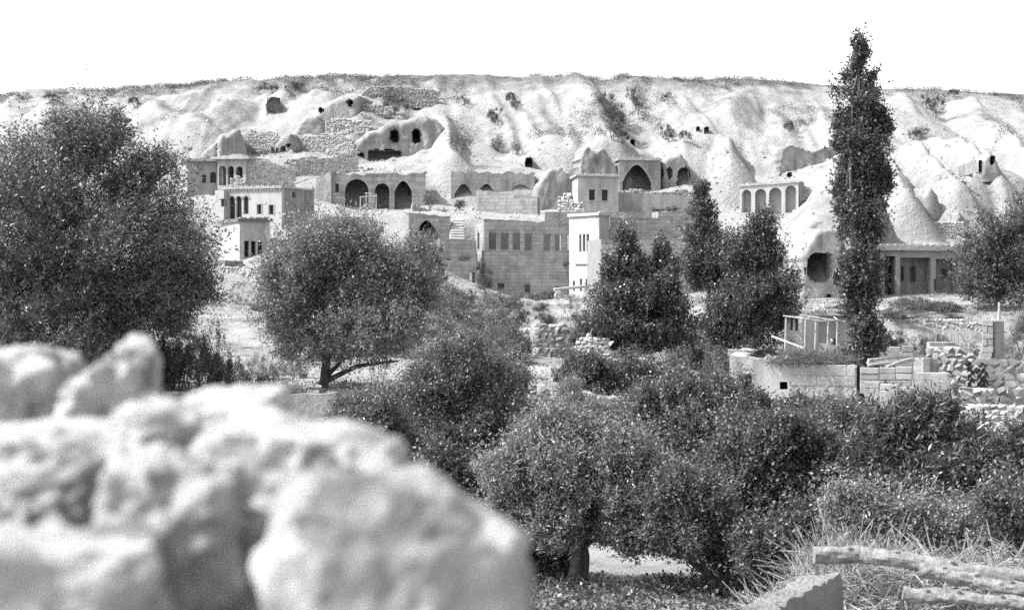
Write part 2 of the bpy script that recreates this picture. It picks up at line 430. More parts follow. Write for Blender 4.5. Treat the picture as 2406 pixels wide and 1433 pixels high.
def hole_poly(pl, h, n=9):
    k, x0, x1, r0, r1 = h[:5]
    u0, vb0 = pl.uv(x0, r1); u1, vb1 = pl.uv(x1, r1)
    vb = (vb0 + vb1) / 2; vt = (pl.uv(x0, r0)[1] + pl.uv(x1, r0)[1]) / 2
    uc, w = (u0 + u1) / 2, (u1 - u0) / 2
    if k == 'r': return [(u0, vb), (u1, vb), (u1, vt), (u0, vt)]
    pts = [(u0, vb), (u1, vb)]
    if k == 'a':
        hh = min(w, vt - vb - 0.05)
        for i in range(n + 1):
            q = math.pi * i / n; pts.append((uc + w * math.cos(q), vt - hh + hh * math.sin(q)))
    elif k == 'p':                                  # pointed arch
        hh = min(w * 1.2, vt - vb - 0.05)
        for i in range(n + 1):
            t = i / n * 2 - 1                        # -1 right .. 1 left
            pts.append((uc - w * t, vt - hh + hh * (1 - abs(t) ** 1.75)))
    elif k == 'i':                                  # irregular rock-cut opening
        pts = []
        for i in range(18):
            q = 2 * math.pi * i / 18 + math.pi / 4
            cx_, cy_ = math.cos(q), math.sin(q); m = max(abs(cx_), abs(cy_)) ** 0.75
            j = 1 + random.uniform(-.06, .06)
            pts.append((uc + w * cx_ / m * j, (vb + vt) / 2 + (vt - vb) / 2 * sy_(cy_, m) * j))
    return pts
def sy_(c, m): return c / m

def facade(pl, outline, holes, th, name, material, parent):
    loops = [outline] + list(holes)
    vl = [[Vector((p[0], p[1], 0)) for p in l] for l in loops]
    tris = tessellate_polygon(vl)
    flat = [p for l in loops for p in l]; n = len(flat)
    b = MB()
    vs = [pl.pt(p[0], p[1], 0) for p in flat] + [pl.pt(p[0], p[1], th) for p in flat]
    fs = [tuple(t) for t in tris] + [tuple(i + n for i in t)[::-1] for t in tris]
    k = 0
    for l in loops:
        m = len(l)
        for i in range(m):
            a, c = k + i, k + (i + 1) % m
            fs.append((a, c, c + n, a + n))
        k += m
    b.add(vs, fs)
    return fix_normals(b.build(name, material, parent))

def box_uv(pl, u0, u1, v0, v1, w0, w1, b):
    b.hexa([pl.pt(u0, v0, w0), pl.pt(u1, v0, w0), pl.pt(u1, v0, w1), pl.pt(u0, v0, w1),
            pl.pt(u0, v1, w0), pl.pt(u1, v1, w0), pl.pt(u1, v1, w1), pl.pt(u0, v1, w1)])

def chamber(pl, poly, depth, w0, parent, material='tuff_face', grow=0.25):
    us = [p[0] for p in poly]; vs = [p[1] for p in poly]
    u0, u1, v0, v1 = min(us) - grow, max(us) + grow, min(vs), max(vs) + grow
    b = MB(); box_uv(pl, u0, u1, v0 - 0.01, v1, w0, w0 + depth, b)
    b.f = [f for i, f in enumerate(b.f) if i != 2]        # open towards the front
    b.f = [f[::-1] for f in b.f]
    return b.build('chamber', material, parent)

def fill(pl, poly, kind, w, parent):
    """wooden window frame with glass, or a plank door, set back in the opening"""
    us = [p[0] for p in poly]; vs = [p[1] for p in poly]
    u0, u1, v0, v1 = min(us), max(us), min(vs), max(vs); W, H = u1 - u0, v1 - v0
    if kind == 'window':
        b = MB(); t = 0.05
        box_uv(pl, u0, u0 + t, v0, v1, w, w + .06, b); box_uv(pl, u1 - t, u1, v0, v1, w, w + .06, b)
        box_uv(pl, u0 + t, u1 - t, v0, v0 + t, w, w + .06, b); box_uv(pl, u0 + t, u1 - t, v1 - t, v1, w, w + .06, b)
        box_uv(pl, (u0 + u1) / 2 - .02, (u0 + u1) / 2 + .02, v0 + t, v1 - t, w + .01, w + .05, b)
        for q in (1 / 3, 2 / 3): box_uv(pl, u0 + t, u1 - t, v0 + H * q - .018, v0 + H * q + .018, w + .013, w + .047, b)
        fr = b.build('window', 'old_wood', parent)
        g = MB(); box_uv(pl, u0 + t, u1 - t, v0 + t, v1 - t, w + .025, w + .034, g); g.build('pane', 'glass', fr)
    elif kind == 'door':
        n = max(2, int(W / 0.22)); d = None
        b = MB(); box_uv(pl, u0, u1, v0, v1, w + .05, w + .08, b); d = b.build('door', 'dark_wood', parent)
        for i in range(n):
            q = MB(); box_uv(pl, u0 + W * i / n + .008, u0 + W * (i + 1) / n - .008, v0, v1 - .02, w, w + .05, q); q.build('plank', 'dark_wood', d)
    elif kind == 'grille':
        b = MB()
        for i in range(1, 4): box_uv(pl, u0 + W * i / 4 - .012, u0 + W * i / 4 + .012, v0, v1, w, w + .024, b)
        for i in range(1, 6): box_uv(pl, u0, u1, v0 + H * i / 6 - .012, v0 + H * i / 6 + .012, w + .03, w + .05, b)
        b.build('window_bars', 'dark_wood', parent)

def arch_ring(pl, h, parent, material='ashlar', t=0.16):
    poly = hole_poly(pl, h, 12)[2:]
    us = [p[0] for p in poly]; uc = sum(us) / len(us); vb = min(p[1] for p in poly)
    b = MB()
    for (p, q) in zip(poly[:-1], poly[1:]):
        def o(z): 
            d = Vector((z[0] - uc, z[1] - vb)); d = d.normalized() if d.length > 1e-6 else Vector((0, 1)); return (z[0] + d.x * t, z[1] + d.y * t)
        po, qo = o(p), o(q)
        vs = [pl.pt(*p, -.05), pl.pt(*q, -.05), pl.pt(*qo, -.05), pl.pt(*po, -.05), pl.pt(*p, .02), pl.pt(*q, .02), pl.pt(*qo, .02), pl.pt(*po, .02)]
        b.add(vs, [(0, 1, 2, 3), (0, 4, 5, 1), (3, 2, 6, 7), (1, 5, 6, 2), (0, 3, 7, 4)])
    return fix_normals(b.build('arch', material, parent))

# one bevelled unit block shared by all ashlar
def unit_block():
    bm = bmesh.new(); bmesh.ops.create_cube(bm, size=1.0)
    bmesh.ops.bevel(bm, geom=list(bm.edges), offset=0.035, segments=1, affect='EDGES')
    me = bpy.data.meshes.new('block'); bm.to_mesh(me); bm.free(); return me
BLOCKS = {}
def block_mesh(material):
    if material not in BLOCKS:
        me = unit_block(); me.materials.append(MATS[material]); BLOCKS[material] = me
    return BLOCKS[material]

def place_block(me, name, pl, u0, u1, v0, v1, w0, w1, parent, tilt=0.0):
    o = bpy.data.objects.new(name, me); C.objects.link(o)
    if parent is not None: o.parent = parent
    base = ROOTLOC[parent.name] if parent is not None else Vector((0, 0, 0))
    o.location = pl.pt((u0 + u1) / 2, (v0 + v1) / 2, (w0 + w1) / 2) - base
    o.rotation_euler = (random.uniform(-tilt, tilt), random.uniform(-tilt, tilt), pl.a + random.uniform(-tilt, tilt))
    o.scale = (u1 - u0, abs(w1 - w0), v1 - v0)
    return o

def blocks(pl, u0, u1, v0, v1, holes, parent, ch=0.3, ln=(0.45, 0.95), material='ashlar', top=None, proud=0.02, limit=300, name='block'):
    rnd = random.Random(int(u0 * 100) + int(v1 * 37))
    me = block_mesh(material); n = 0; v = v0
    while v < v1 - 0.08 and n < limit:
        h = ch * rnd.uniform(0.85, 1.15); va, vb = v, min(v + h, v1)
        if v1 - vb < 0.1: vb = v1
        cuts = []
        for hp in holes:
            seg = []
            m = len(hp)
            for i in range(m):
                p, q = hp[i], hp[(i + 1) % m]
                lo, hi = min(p[1], q[1]), max(p[1], q[1])
                if hi < va or lo > vb: continue
                for vv in (max(va, lo), min(vb, hi)):
                    if abs(q[1] - p[1]) < 1e-6: seg += [p[0], q[0]]
                    else: seg.append(p[0] + (q[0] - p[0]) * (vv - p[1]) / (q[1] - p[1]))
            if seg: cuts.append((min(seg) - .01, max(seg) + .01))
        cuts.sort(); spans = []; a = u0
        for c in cuts:
            if c[0] > a: spans.append((a, min(c[0], u1)))
            a = max(a, c[1])
        if a < u1: spans.append((a, u1))
        for (sa, sb) in spans:
            u = sa
            while u < sb - 0.05 and n < limit:
                l = rnd.uniform(*ln); ub = min(u + l, sb)
                if sb - ub < 0.22: ub = sb
                if top is None or vb <= top((u + ub) / 2) + 0.06:
                    g = 0.008
                    place_block(me, name, pl, u + g, ub - g, va + g, vb - g, -proud - rnd.uniform(0, .012), 0.12, parent, 0.006); n += 1
                u = ub
        v = vb
    return n

def jag_top(ul, vl, ur, vr, step=0.5, amp=0.12, seed=1):
    rnd = random.Random(seed); n = max(2, int((ur - ul) / step)); pts = []
    for i in range(n + 1):
        t = i / n; pts.append((ur + (ul - ur) * t, vr + (vl - vr) * t + (rnd.uniform(-amp, amp * .4) if 0 < i < n else 0)))
    return pts

def house(name, label, pl, x0, x1, top, bot, depth, holes=(), lholes=(), rholes=(), material='plaster', side_mat=None, roof=None,
          ash=None, ash_l=None, ash_r=None, jag=0.0, cat='house', back=True, th=0.4, hb=0.8, cornice=False, closed=True, right=True, left=True, blk='ashlar', grp=None):
    tl, tr = top if isinstance(top, tuple) else (top, top)
    u0, vtl = pl.uv(x0, tl); u1, vtr = pl.uv(x1, tr)
    vb = min(pl.uv(x0, bot)[1], pl.uv(x1, bot)[1]) - hb
    root = thing(name, label, cat, pl.pt((u0 + u1) / 2, vb, depth / 2), grp)
    def topf(u): return vtl + (vtr - vtl) * (u - u0) / (u1 - u0)
    hp = [hole_poly(pl, h) for h in holes]
    tp = jag_top(u0, vtl, u1, vtr, 0.45, jag, int(x0)) if jag else [(u1, vtr), (u0, vtl)]
    wall = facade(pl, [(u0, vb), (u1, vb)] + tp, hp, th, 'wall', material, root)
    for h, p in zip(holes, hp): finish(pl, h, p, th, root)
    if ash: blocks(pl, u0, u1, vb + hb * .4, max(vtl, vtr), hp, wall, *ash, material=blk, top=lambda u: topf(u) - jag)
    sm = side_mat or material
    vmin = min(vtl, vtr)
    for (flag, u, vt, hs, is_r, ash_s) in ((left, u0, vtl, lholes, False, ash_l), (right, u1, vtr, rholes, True, ash_r)):
        if not flag: continue
        ps = pl.side(u, is_r)
        a, b_ = (th + .002, depth) if is_r else (-depth, -th - .002)
        h2 = [hole_poly(ps, h) for h in hs]
        tp2 = [(b_, vt - .003), (a, vt - .003)]
        if jag: tp2 = jag_top(a, vt - .003, b_, vt - .003, 0.45, jag, int(x1) + is_r)
        w2 = facade(ps, [(a, vb), (b_, vb)] + tp2, h2, th, 'wall', sm, root)
        for h, p in zip(hs, h2): finish(ps, h, p, th, root)
        if ash_s: blocks(ps, a, b_, vb + hb * .4, vt, h2, w2, *ash_s, material=blk, top=lambda u: vt - jag)
    if back:
        b = MB(); box_uv(pl, u0 + th + .003, u1 - th - .003, vb, vmin - .05, depth - th, depth - .01, b); b.build('wall', sm, root)
    if roof:
        ov, tk, rm = roof[:3]
        b = MB()
        pts = [(u0 - ov, vtl), (u1 + ov, vtr)]
        b.hexa([pl.pt(u0 - ov, vtl + .004, -ov), pl.pt(u1 + ov, vtr + .004, -ov), pl.pt(u1 + ov, vtr + .004, depth), pl.pt(u0 - ov, vtl + .004, depth),
                pl.pt(u0 - ov, vtl + tk, -ov), pl.pt(u1 + ov, vtr + tk, -ov), pl.pt(u1 + ov, vtr + tk * 1.3, depth), pl.pt(u0 - ov, vtl + tk * 1.3, depth)])
        r = b.build('roof', rm, root)
        e = MB()
        rnd = random.Random(int(x0)); n = max(4, int((u1 - u0) / 0.5)) if len(roof) < 4 else 0
        for i in range(n):
            t = (i + .5) / n; u = u0 + (u1 - u0) * t; vv = topf(u) + tk
            e.box(pl.pt(u, vv + .05, -ov + .25), (u1 - u0) / n * rnd.uniform(.6, .96), rnd.uniform(.25, .5), rnd.uniform(.08, .16), pl.M())
        if n: q = e.build('roof_edge_stones', 'rubble', r); q['kind'] = 'stuff'
    if cornice:
        n = int((u1 - u0) / 0.28)
        b = MB(); box_uv(pl, u0 - .1, u1 + .1, vmin - .02, vmin + .12, -.16, th * .5, b); cn = b.build('cornice', 'ashlar', root)
        me = block_mesh('ashlar')
        for i in range(n):
            u = u0 + (u1 - u0) * (i + .5) / n
            place_block(me, 'cornice_tooth', pl, u - .08, u + .08, vmin - .19, vmin - .025, -.12, .02, cn)
    return root, (u0, u1, vb, vtl, vtr)

def finish(pl, h, poly, th, root):
    opt = h[5] if len(h) > 5 else 'open'
    us = [p[0] for p in poly]; vs = [p[1] for p in poly]
    if 'ring' in opt: arch_ring(pl, h, root)
    if 'window' in opt: fill(pl, poly, 'window', th * .55, root)
    if 'grille' in opt: fill(pl, poly, 'grille', th * .3, root)
    if 'door' in opt: fill(pl, poly, 'door', th * .6, root)
    if 'chamber' in opt or 'niche' in opt:
        d = (.55 if 'lime' in opt else 1.0) if 'niche' in opt else 4.6
        chamber(pl, poly, d, th + .004, root, 'plaster' if 'lime' in opt else 'tuff_face')
        if 'inner' in opt:
            W = max(us) - min(us); H = max(vs) - min(vs); u0 = min(us); v0 = min(vs)
            p2 = [(u0 + W * .42, v0), (u0 + W * .42 + .85, v0), (u0 + W * .42 + .85, v0 + min(1.9, H * .72)), (u0 + W * .42, v0 + min(1.9, H * .72))]
            fill(pl, p2, 'door', th + d - .1, root)
    if 'sill' in opt:
        b = MB(); box_uv(pl, min(us) - .1, max(us) + .1, min(vs) - .09, min(vs), -.07, .05, b); b.build('sill', 'ashlar', root)
    if 'frame' in opt:
        b = MB(); t = .11; u0, u1, v0, v1 = min(us), max(us), min(vs), max(vs)
        box_uv(pl, u0 - t, u0, v0, v1, -.03, .03, b); box_uv(pl, u1, u1 + t, v0, v1, -.03, .03, b)
        box_uv(pl, u0 - t, u1 + t, v1, v1 + t, -.034, .03, b); b.build('window_surround', 'plaster_grey', root)

def rock_face(name, label, pl, outline_px, holes=(), res=0.16, edge_w=0.35, edge_d=0.45, amp=0.16, ext=5.0, material='tuff_face', cat='rock', hb=0.6, lean=0.0, seed=0):
    """rounded rock-cut face; outline is an open line from bottom left over the top to bottom right"""
    pts = [pl.uv(*p) for p in outline_px]
    base_v = min(pts[0][1], pts[-1][1]) - hb
    poly = [(pts[0][0], base_v)] + pts + [(pts[-1][0], base_v)]
    A = np.array(poly)
    us = np.arange(A[:, 0].min() - res, A[:, 0].max() + res, res); vs = np.arange(base_v, A[:, 1].max() + res, res)
    U, V = np.meshgrid(us, vs)
    jit = 0.25 * res
    U0 = U; U = U + 0.16 * vn.fbm(U * 1.1, V * 1.1, 3.0 + seed, 3); V = V + 0.16 * vn.fbm(U0 * 1.1 + 9, V * 1.1, 8.0 + seed, 3)
    def inside(u, v, pg):
        pg = np.array(pg); r = np.zeros(u.shape, bool); n = len(pg)
        for i in range(n):
            x1, y1 = pg[i]; x2, y2 = pg[(i + 1) % n]
            c = ((y1 > v) != (y2 > v))
            with np.errstate(divide='ignore', invalid='ignore'):
                r ^= c & (u < (x2 - x1) * (v - y1) / (y2 - y1 + 1e-12) + x1)
        return r
    def dist(u, v, line):
        d = np.full(u.shape, 1e9)
        for (a, b) in zip(line[:-1], line[1:]):
            dx, dy = b[0] - a[0], b[1] - a[1]
            t = np.clip(((u - a[0]) * dx + (v - a[1]) * dy) / (dx * dx + dy * dy + 1e-9), 0, 1)
            d = np.minimum(d, np.hypot(u - a[0] - t * dx, v - a[1] - t * dy))
        return d
    IN = inside(U, V, poly)
    d = np.where(IN, dist(U, V, poly), 0)      # sides and top round back
    d = np.where(IN, dist(U, V, [(pts[0][0], base_v)] + pts + [(pts[-1][0], base_v)]), 0)
    t = np.clip(d / edge_w, 0, 1)
    W = edge_d * (1 - np.sqrt(np.clip(1 - (1 - t) ** 2, 0, 1))) + amp * vn.fbm(U * .9, V * .6, 5.0 + seed, 4) * 0.7 + lean * (V - base_v)
    W = np.where(IN, W, ext + lean * (V - base_v))
    hp = [hole_poly(pl, h) for h in holes]
    HOLE = np.zeros(U.shape, bool)
    for p in hp: HOLE |= inside(U, V, p)
    X = pl.c.x + pl.u.x * U - pl.n.x * W; Y = pl.c.y + pl.u.y * U - pl.n.y * W
    n, m = U.shape
    i, j = np.meshgrid(np.arange(n - 1), np.arange(m - 1), indexing='ij')
    keep = np.zeros((n - 1, m - 1), bool)
    inn = IN.astype(int); hol = HOLE.astype(int)
    keep = (inn[:-1, :-1] + inn[1:, :-1] + inn[:-1, 1:] + inn[1:, 1:] >= 1) & (hol[:-1, :-1] + hol[1:, :-1] + hol[:-1, 1:] + hol[1:, 1:] <= 1)
    a = (i * m + j)[keep]
    Q = np.stack([a, a + 1, a + m + 1, a + m], 1)
    root = thing(name, label, cat, pl.pt((pts[0][0] + pts[-1][0]) / 2, base_v, 0.5))
    base = np.array(ROOTLOC[root.name])
    Vt = np.stack([X.ravel(), Y.ravel(), V.ravel()], 1) - base
    used = np.unique(Q); rm = -np.ones(len(Vt), int); rm[used] = np.arange(len(used))
    me = fast_mesh('rock', Vt[used], rm[Q], material, True)
    o = bpy.data.objects.new('rock', me); C.objects.link(o); o.parent = root; ROOTLOC[o.name] = Vector(base)
    for h, p in zip(holes, hp):
        opt = h[5] if len(h) > 5 else 'chamber'
        rv = .5 if 'shallow' in opt else 1.1
        b = MB()                                 # reveal that runs from the rock surface back to the chamber
        grow = 1.02; uc = sum(q[0] for q in p) / len(p); vc = sum(q[1] for q in p) / len(p)
        pf = [(uc + (q[0] - uc) * grow, vc + (q[1] - vc) * grow) for q in p]
        k = len(pf); um = np.array([q[0] for q in pf]); vm = np.array([q[1] for q in pf])
        wm = float(lean * (vc - base_v))
        b.add([pl.pt(q[0], q[1], wm - .04) for q in pf] + [pl.pt(q[0], q[1], wm + rv) for q in pf], [(i_, (i_ + 1) % k, (i_ + 1) % k + k, i_ + k) for i_ in range(k)])
        b.build('opening_edge', material, root)
        if 'door' in opt: fill(pl, p, 'door', wm + .5, root)
        elif 'window' in opt: fill(pl, p, 'window', wm + .4, root)
        chamber(pl, p, 6.0 if 'shallow' not in opt else 0.3, wm + rv, root, material, 0.02)
    return root

# dry-stone walls: hulls of a few points
def stone_mesh(i, material):
    rnd = random.Random(100 + i); bm = bmesh.new()
    for _ in range(15):
        d = Vector((rnd.gauss(0, 1), rnd.gauss(0, 1), rnd.gauss(0, 1))).normalized()
        m = max(abs(d.x), abs(d.y), abs(d.z)); bm.verts.new(d / (m ** 0.62) * 0.52)
    bmesh.ops.convex_hull(bm, input=list(bm.verts))
    loose = [v for v in bm.verts if not v.link_faces]; bmesh.ops.delete(bm, geom=loose, context='VERTS')
    me = bpy.data.meshes.new('stone'); bm.to_mesh(me); bm.free(); me.materials.append(MATS[material]); return me
STONES = {m: [stone_mesh(i, m) for i in range(7)] for m in ('rubble', 'rubble_dark')}

def rubble_wall(name, label, pl, poly_px, size, thick=0.5, parts=True, material='rubble', core='mortar', jitter=0.25, hb=0.5, cat='wall', group=None, top_only=False, prou=0.0):
    """bottom-left, bottom-right, then the top line from right to left, in photo points"""
    pts = [pl.uv(*p) for p in poly_px]
    pts[0] = (pts[0][0], pts[0][1] - hb); pts[1] = (pts[1][0], pts[1][1] - hb)
    us = [p[0] for p in pts]; vs = [p[1] for p in pts]
    root = thing(name, label, cat, pl.pt(sum(us) / len(us), min(vs), thick / 2), group)
    co = facade(pl, pts, [], thick, 'core', core, root)
    tops = sorted(pts[2:])
    tu = [p[0] for p in tops]; tv = [p[1] for p in tops]
    rnd = random.Random(int(abs(us[0] * 91)) + len(label)); n = 0; v = min(vs) + hb * .6
    big = MB(); V = []; Q = []
    placed = []
    while v < max(tv):
        h = size * rnd.uniform(.75, 1.1); u = min(us)
        while u < max(us):
            l = size * rnd.uniform(.8, 1.7)
            if v + h * .55 <= np.interp(u + l / 2, tu, tv) + size * .25:
                placed.append((u + l / 2, v + h / 2, l, h))
            u += l * 0.97
        v += h * 0.93
    for (u, v, l, h) in placed:
        d = size * rnd.uniform(.7, 1.0)
        l, h = l * 1.16, h * 1.22; loc = pl.pt(u, v, d * .02 - prou)
        eul = (rnd.uniform(-jitter, jitter), rnd.uniform(-jitter, jitter), pl.a + rnd.uniform(-jitter, jitter))
        me = rnd.choice(STONES[material])
        if parts and n < 295:
            o = bpy.data.objects.new('stone', me); C.objects.link(o); o.parent = root
            o.location = loc - ROOTLOC[root.name]; o.rotation_euler = eul; o.scale = (l, d, h); n += 1
        else:
            from mathutils import Euler
            Mx = Euler(eul).to_matrix()
            big.add([loc + Mx @ Vector((p.co.x * l, p.co.y * d, p.co.z * h)) for p in me.vertices], [tuple(f.vertices) for f in me.polygons])
    if big.v:
        o = big.build('stones', material, root); o['kind'] = 'stuff'
    return root

def blob(name, label, cat, c, rad, material, amp=0.25, freq=1.0, sub=4, seed=0, squash=None, group=None, smooth=True, boxy=.35):
    bm = bmesh.new(); bmesh.ops.create_icosphere(bm, subdivisions=sub, radius=1.0)
    co = np.array([v.co[:] for v in bm.verts])
    n = np.abs(co).max(1, keepdims=True); co = co / n ** boxy
    w = 1 + amp * vn.fbm(co[:, 0] * freq + seed * 7.7, co[:, 1] * freq + seed * 3.1, co[:, 2] * freq, 5)
    w = w - amp * .55 * np.clip(vn.fbm(co[:, 0] * freq * 1.7 + seed, co[:, 1] * freq * 1.7, co[:, 2] * freq * 1.7 + 4, 2) - .25, 0, 1)
    co = co * w[:, None] * np.array(rad)
    for v, p in zip(bm.verts, co): v.co = p
    me = bpy.data.meshes.new(name); bm.to_mesh(me); bm.free(); me.materials.append(MATS[material])
    if smooth: me.polygons.foreach_set('use_smooth', [True] * len(me.polygons))
    o = bpy.data.objects.new(name, me); C.objects.link(o); o.location = c
    return tag(o, label, cat, group)

# ------------------------------------------------------------------ the village on the slope
def onhill(px, row, y0=145.0): return hit(px, row, y0).y - .5
ASH = (0.30, (0.5, 1.0))
# upper left pavilion with arches
pa = Pl(545, 143, -14)
house('pavilion', 'pale upper-storey pavilion with three arches under a projecting flat roof', pa, 511, 578, 375, 448, 4.5,
      holes=[('a', 514, 531, 390, 436, 'chamber'), ('a', 535, 549, 390, 433, 'chamber'), ('a', 554, 570, 391, 433, 'chamber')], material='plaster_grey', roof=(.5, .22, 'earth_roof'))
pb = Pl(490, 144.5, 12)
house('shaded_house', 'shaded house wing with two arched window niches beside the arched pavilion', pb, 440, 511, 380, 520, 5,
      holes=[('r', 475, 484, 411, 430, 'window'), ('a', 494, 508, 404, 430, 'window')], material='tuff_face', roof=(.55, .2, 'earth_roof'))
pc_ = Pl(575, 143, 16)
rubble_wall('rubble_wall', 'long shaded rubble wall with uneven top right of the arched pavilion', pc_, [(579, 436), (668, 436), (690, 385), (668, 392), (620, 376), (579, 374)], 0.22, 0.6, parts=False)
rubble_wall('rubble_wall', 'shaded rubble wall rising towards the cave with ledge opening', Pl(740, 149, 10), [(668, 408), (838, 380), (838, 352), (800, 362), (770, 372), (735, 368), (668, 378)], 0.22, 0.6, parts=False)
# white house with triple arch
pw = Pl(662, 128, -22)
house('white_house', 'whitewashed house with triple arched window and toothed cornice', pw, 524, 662, (444, 442), 528, 5.6,
      holes=[('a', 538, 552, 461, 515, 'window ring'), ('a', 555, 568, 461, 511, 'window ring'), ('a', 572, 584, 461, 503, 'window ring'),
             ('r', 604, 614, 481, 503, 'window frame'), ('r', 632, 643, 482, 504, 'window frame')],
      rholes=[('r', 686, 694, 452, 464, 'open')], material='plaster', side_mat='tuff_face', roof=(.12, .14, 'earth_roof'), cornice=True)
ph = Pl(520, 129.5, -22)
house('lean_to', 'small pale annex with a square dark window beside the whitewashed house', ph, 505, 526, 448, 520, 3, holes=[('r', 519, 526, 467, 486, 'window')], material='plaster')
rubble_wall('parapet_ruin', 'short broken parapet standing in front of the pavilion arches', Pl(560, 140, 0), [(541, 446), (576, 446), (572, 420), (556, 415), (541, 422)], 0.22, 0.6, parts=False)
# lower left house with triple window
pt_ = Pl(563, 120, 24)
house('corner_house', 'pale corner house with three tall narrow windows under a dark roof slab', pt_, 563, 634, 521, 628, 6.5,
      holes=[('r', 574, 585, 566, 604, 'grille'), ('r', 590, 601, 567, 604, 'grille'), ('r', 606, 617, 567, 604, 'grille')], material='plaster_grey', side_mat='plaster', roof=(.18, .26, 'slab_edge'))
rubble_wall('retaining_wall', 'sunlit rubble retaining wall below the three-windowed corner house', Pl(570, 109, -12), [(500, 706), (660, 700), (660, 640), (620, 628), (575, 634), (520, 625), (500, 630)], 0.20, 0.8, parts=False)
house('garden_house', 'low blank-walled outbuilding half hidden behind the willow', Pl(500, 112, -10), 488, 528, 612, 660, 4, material='tuff_face')
# central arcade with three big arches
pr = Pl(890, 144.5, 8)
house('arcade_house', 'rock-built house front with three large dark arches', pr, 776, 1000, (408, 406), 492, 3.2,
      holes=[('a', 811, 866, 421, 487, 'ring chamber inner'), ('a', 881, 915, 431, 490, 'ring chamber inner'), ('p', 927, 968, 425, 495, 'ring chamber'), ('r', 788, 796, 432, 452, 'window')],
      material='tuff_face', jag=0.22, ash=(0.36, (0.5, 1.1)), roof=None, left=True, right=True, back=False)
house('ruin_wing', 'low ruined wing with crumbling top beside the three-arch house', Pl(770, 143.6, -20), 742, 778, (418, 402), 492, 3.0, material='tuff_face', jag=0.25, back=False)
rubble_wall('retaining_wall', 'curved low rubble wall sloping beside the big vaulted arch', Pl(1010, 138, 14), [(968, 506), (1056, 524), (1056, 505), (1010, 494), (985, 486), (968, 480)], 0.2, 0.5, parts=False)
# timber frame in front of the arcade
fr = thing('timber_frame', 'bare pole frame with braces standing before the three arches', 'frame', P(862, 496, 139))
b = MB()
for (x, r0, r1) in ((847, 462, 494), (861, 455, 497), (884, 456, 492)):
    q = MB(); q.tube([P(x, r1 + 3, 139), P(x, r0, 139)], [.06, .05]); q.build('post', 'pale_pole', fr)
for (a_, c_) in (((847, 463), (885, 461)), ((857, 454), (871, 455)), ((840, 498), (861, 478)), ((862, 479), (884, 495))):
    q = MB(); q.tube([P(*a_, 138.9), P(*c_, 138.9)], .04); q.build('rail', 'pale_pole', fr)
# vaulted arch below
house('vault_house', 'ashlar wall with one wide dark vaulted arch beside the steps', Pl(1010, 128, 14), 960, 1058, (500, 508), 582, 3.6, holes=[('p', 974, 1030, 518, 584, 'ring chamber')], material='mortar', jag=.12, ash=ASH, back=False, blk='ashlar')
st = thing('stone_steps', 'worn flight of pale stone steps right of the vaulted arch', 'steps', P(1075, 562, 127))
for i in range(8):
    ra = 560 - i * 6.2; q = Pl(1075, 127 + i * .38, 12)
    bb = MB(); u0, v0 = q.uv(1058 + i * .6, ra); u1, _ = q.uv(1092 - i * .4, ra)
    j_ = random.uniform(-.03, .03); bb.hexa([q.pt(u0, v0 - .6, 0), q.pt(u1, v0 - .6, 0), q.pt(u1, v0 - .6, .6), q.pt(u0, v0 - .6, .6), q.pt(u0, v0 - .02 + j_, 0), q.pt(u1, v0 - .02 - j_, 0), q.pt(u1, v0 + .13 - j_, .6), q.pt(u0, v0 + .13 + j_, .6)]); bb.build('step', 'rubble', st)
house('terrace_wall', 'shaded ashlar terrace wall left of the roofless building', Pl(1075, 123.5, 10), 1032, 1119, (560, 566), 616, 1.2, material='mortar', ash=ASH, cat='wall')
house('terrace_wall', 'lower ashlar terrace wall with a tall dark doorway', Pl(1080, 121.5, 10), 1022, 1122, (612, 616), 690, 2.2, holes=[('r', 1102, 1117, 640, 690, 'open')], material='mortar', ash=(0.33, (.6, 1.1)), cat='wall')
# roofless main building
pm = Pl(1137, 124, 10)
house('roofless_building', 'large roofless two-storey ashlar building with a row of seven empty windows', pm, 1137, 1352, (514, 525), 700, 5.0,
      holes=[('r', 1149, 1166, 547, 586), ('r', 1177, 1195, 548, 586), ('r', 1205, 1222, 548, 587), ('r', 1233, 1250, 549, 588), ('r', 1277, 1293, 551, 588), ('r', 1304, 1321, 552, 589), ('r', 1333, 1349, 552, 588),
             ('r', 1169, 1185, 666, 682), ('r', 1233, 1246, 668, 690), ('a', 1303, 1318, 673, 700, 'chamber')],
      lholes=[('r', 1122, 1127, 547, 585)], material='mortar', jag=.08, ash=(0.29, (0.55, 1.05)), ash_l=(0.3, (.6, 1.2)), blk='ashlar')
# bay tower
pq = Pl(1408, 121, 30)
house('tower_house', 'tall square tower house with a sunlit bay of three narrow windows', pq, 1408, 1432, (506, 508), 700, 4.6,
      lholes=[('r', 1361, 1366, 551, 592, 'grille'), ('r', 1369, 1375, 550, 591, 'grille'), ('r', 1378, 1384, 550, 590, 'grille'),
              ('r', 1362, 1368, 655, 684, 'window'), ('r', 1376, 1382, 655, 682, 'window'), ('r', 1346, 1351, 660, 684, 'window')],
      material='plaster_grey', side_mat='plaster', roof=(.18, .22, 'earth_roof'))
tw = bpy.data.objects['tower_house']
ps = pq.side(pq.uv(1408, 506)[0])
b = MB(); u0, v0 = ps.uv(1352, 619); u1, _ = ps.uv(1405, 617); box_uv(ps, u0, u1, v0 - .06, v0 + .08, -.14, .02, b); b.build('ledge', 'plaster', tw)
house('shaded_wall', 'long shaded rubble-faced wall running right from the tower house', Pl(1432, 123.4, 14), 1433, 1546, (510, 512), 600, 1.0, material='tuff_face', jag=.1, cat='wall', ash=(0.26, (.3, .7)), blk='ashlar')
house('shaded_wall', 'shaded wall in a recess under an overgrown ledge', Pl(1580, 127, 10), 1546, 1640, (497, 497), 585, 2.0, material='tuff_face', jag=.1, cat='wall', ash=(0.3, (.4, .8)))
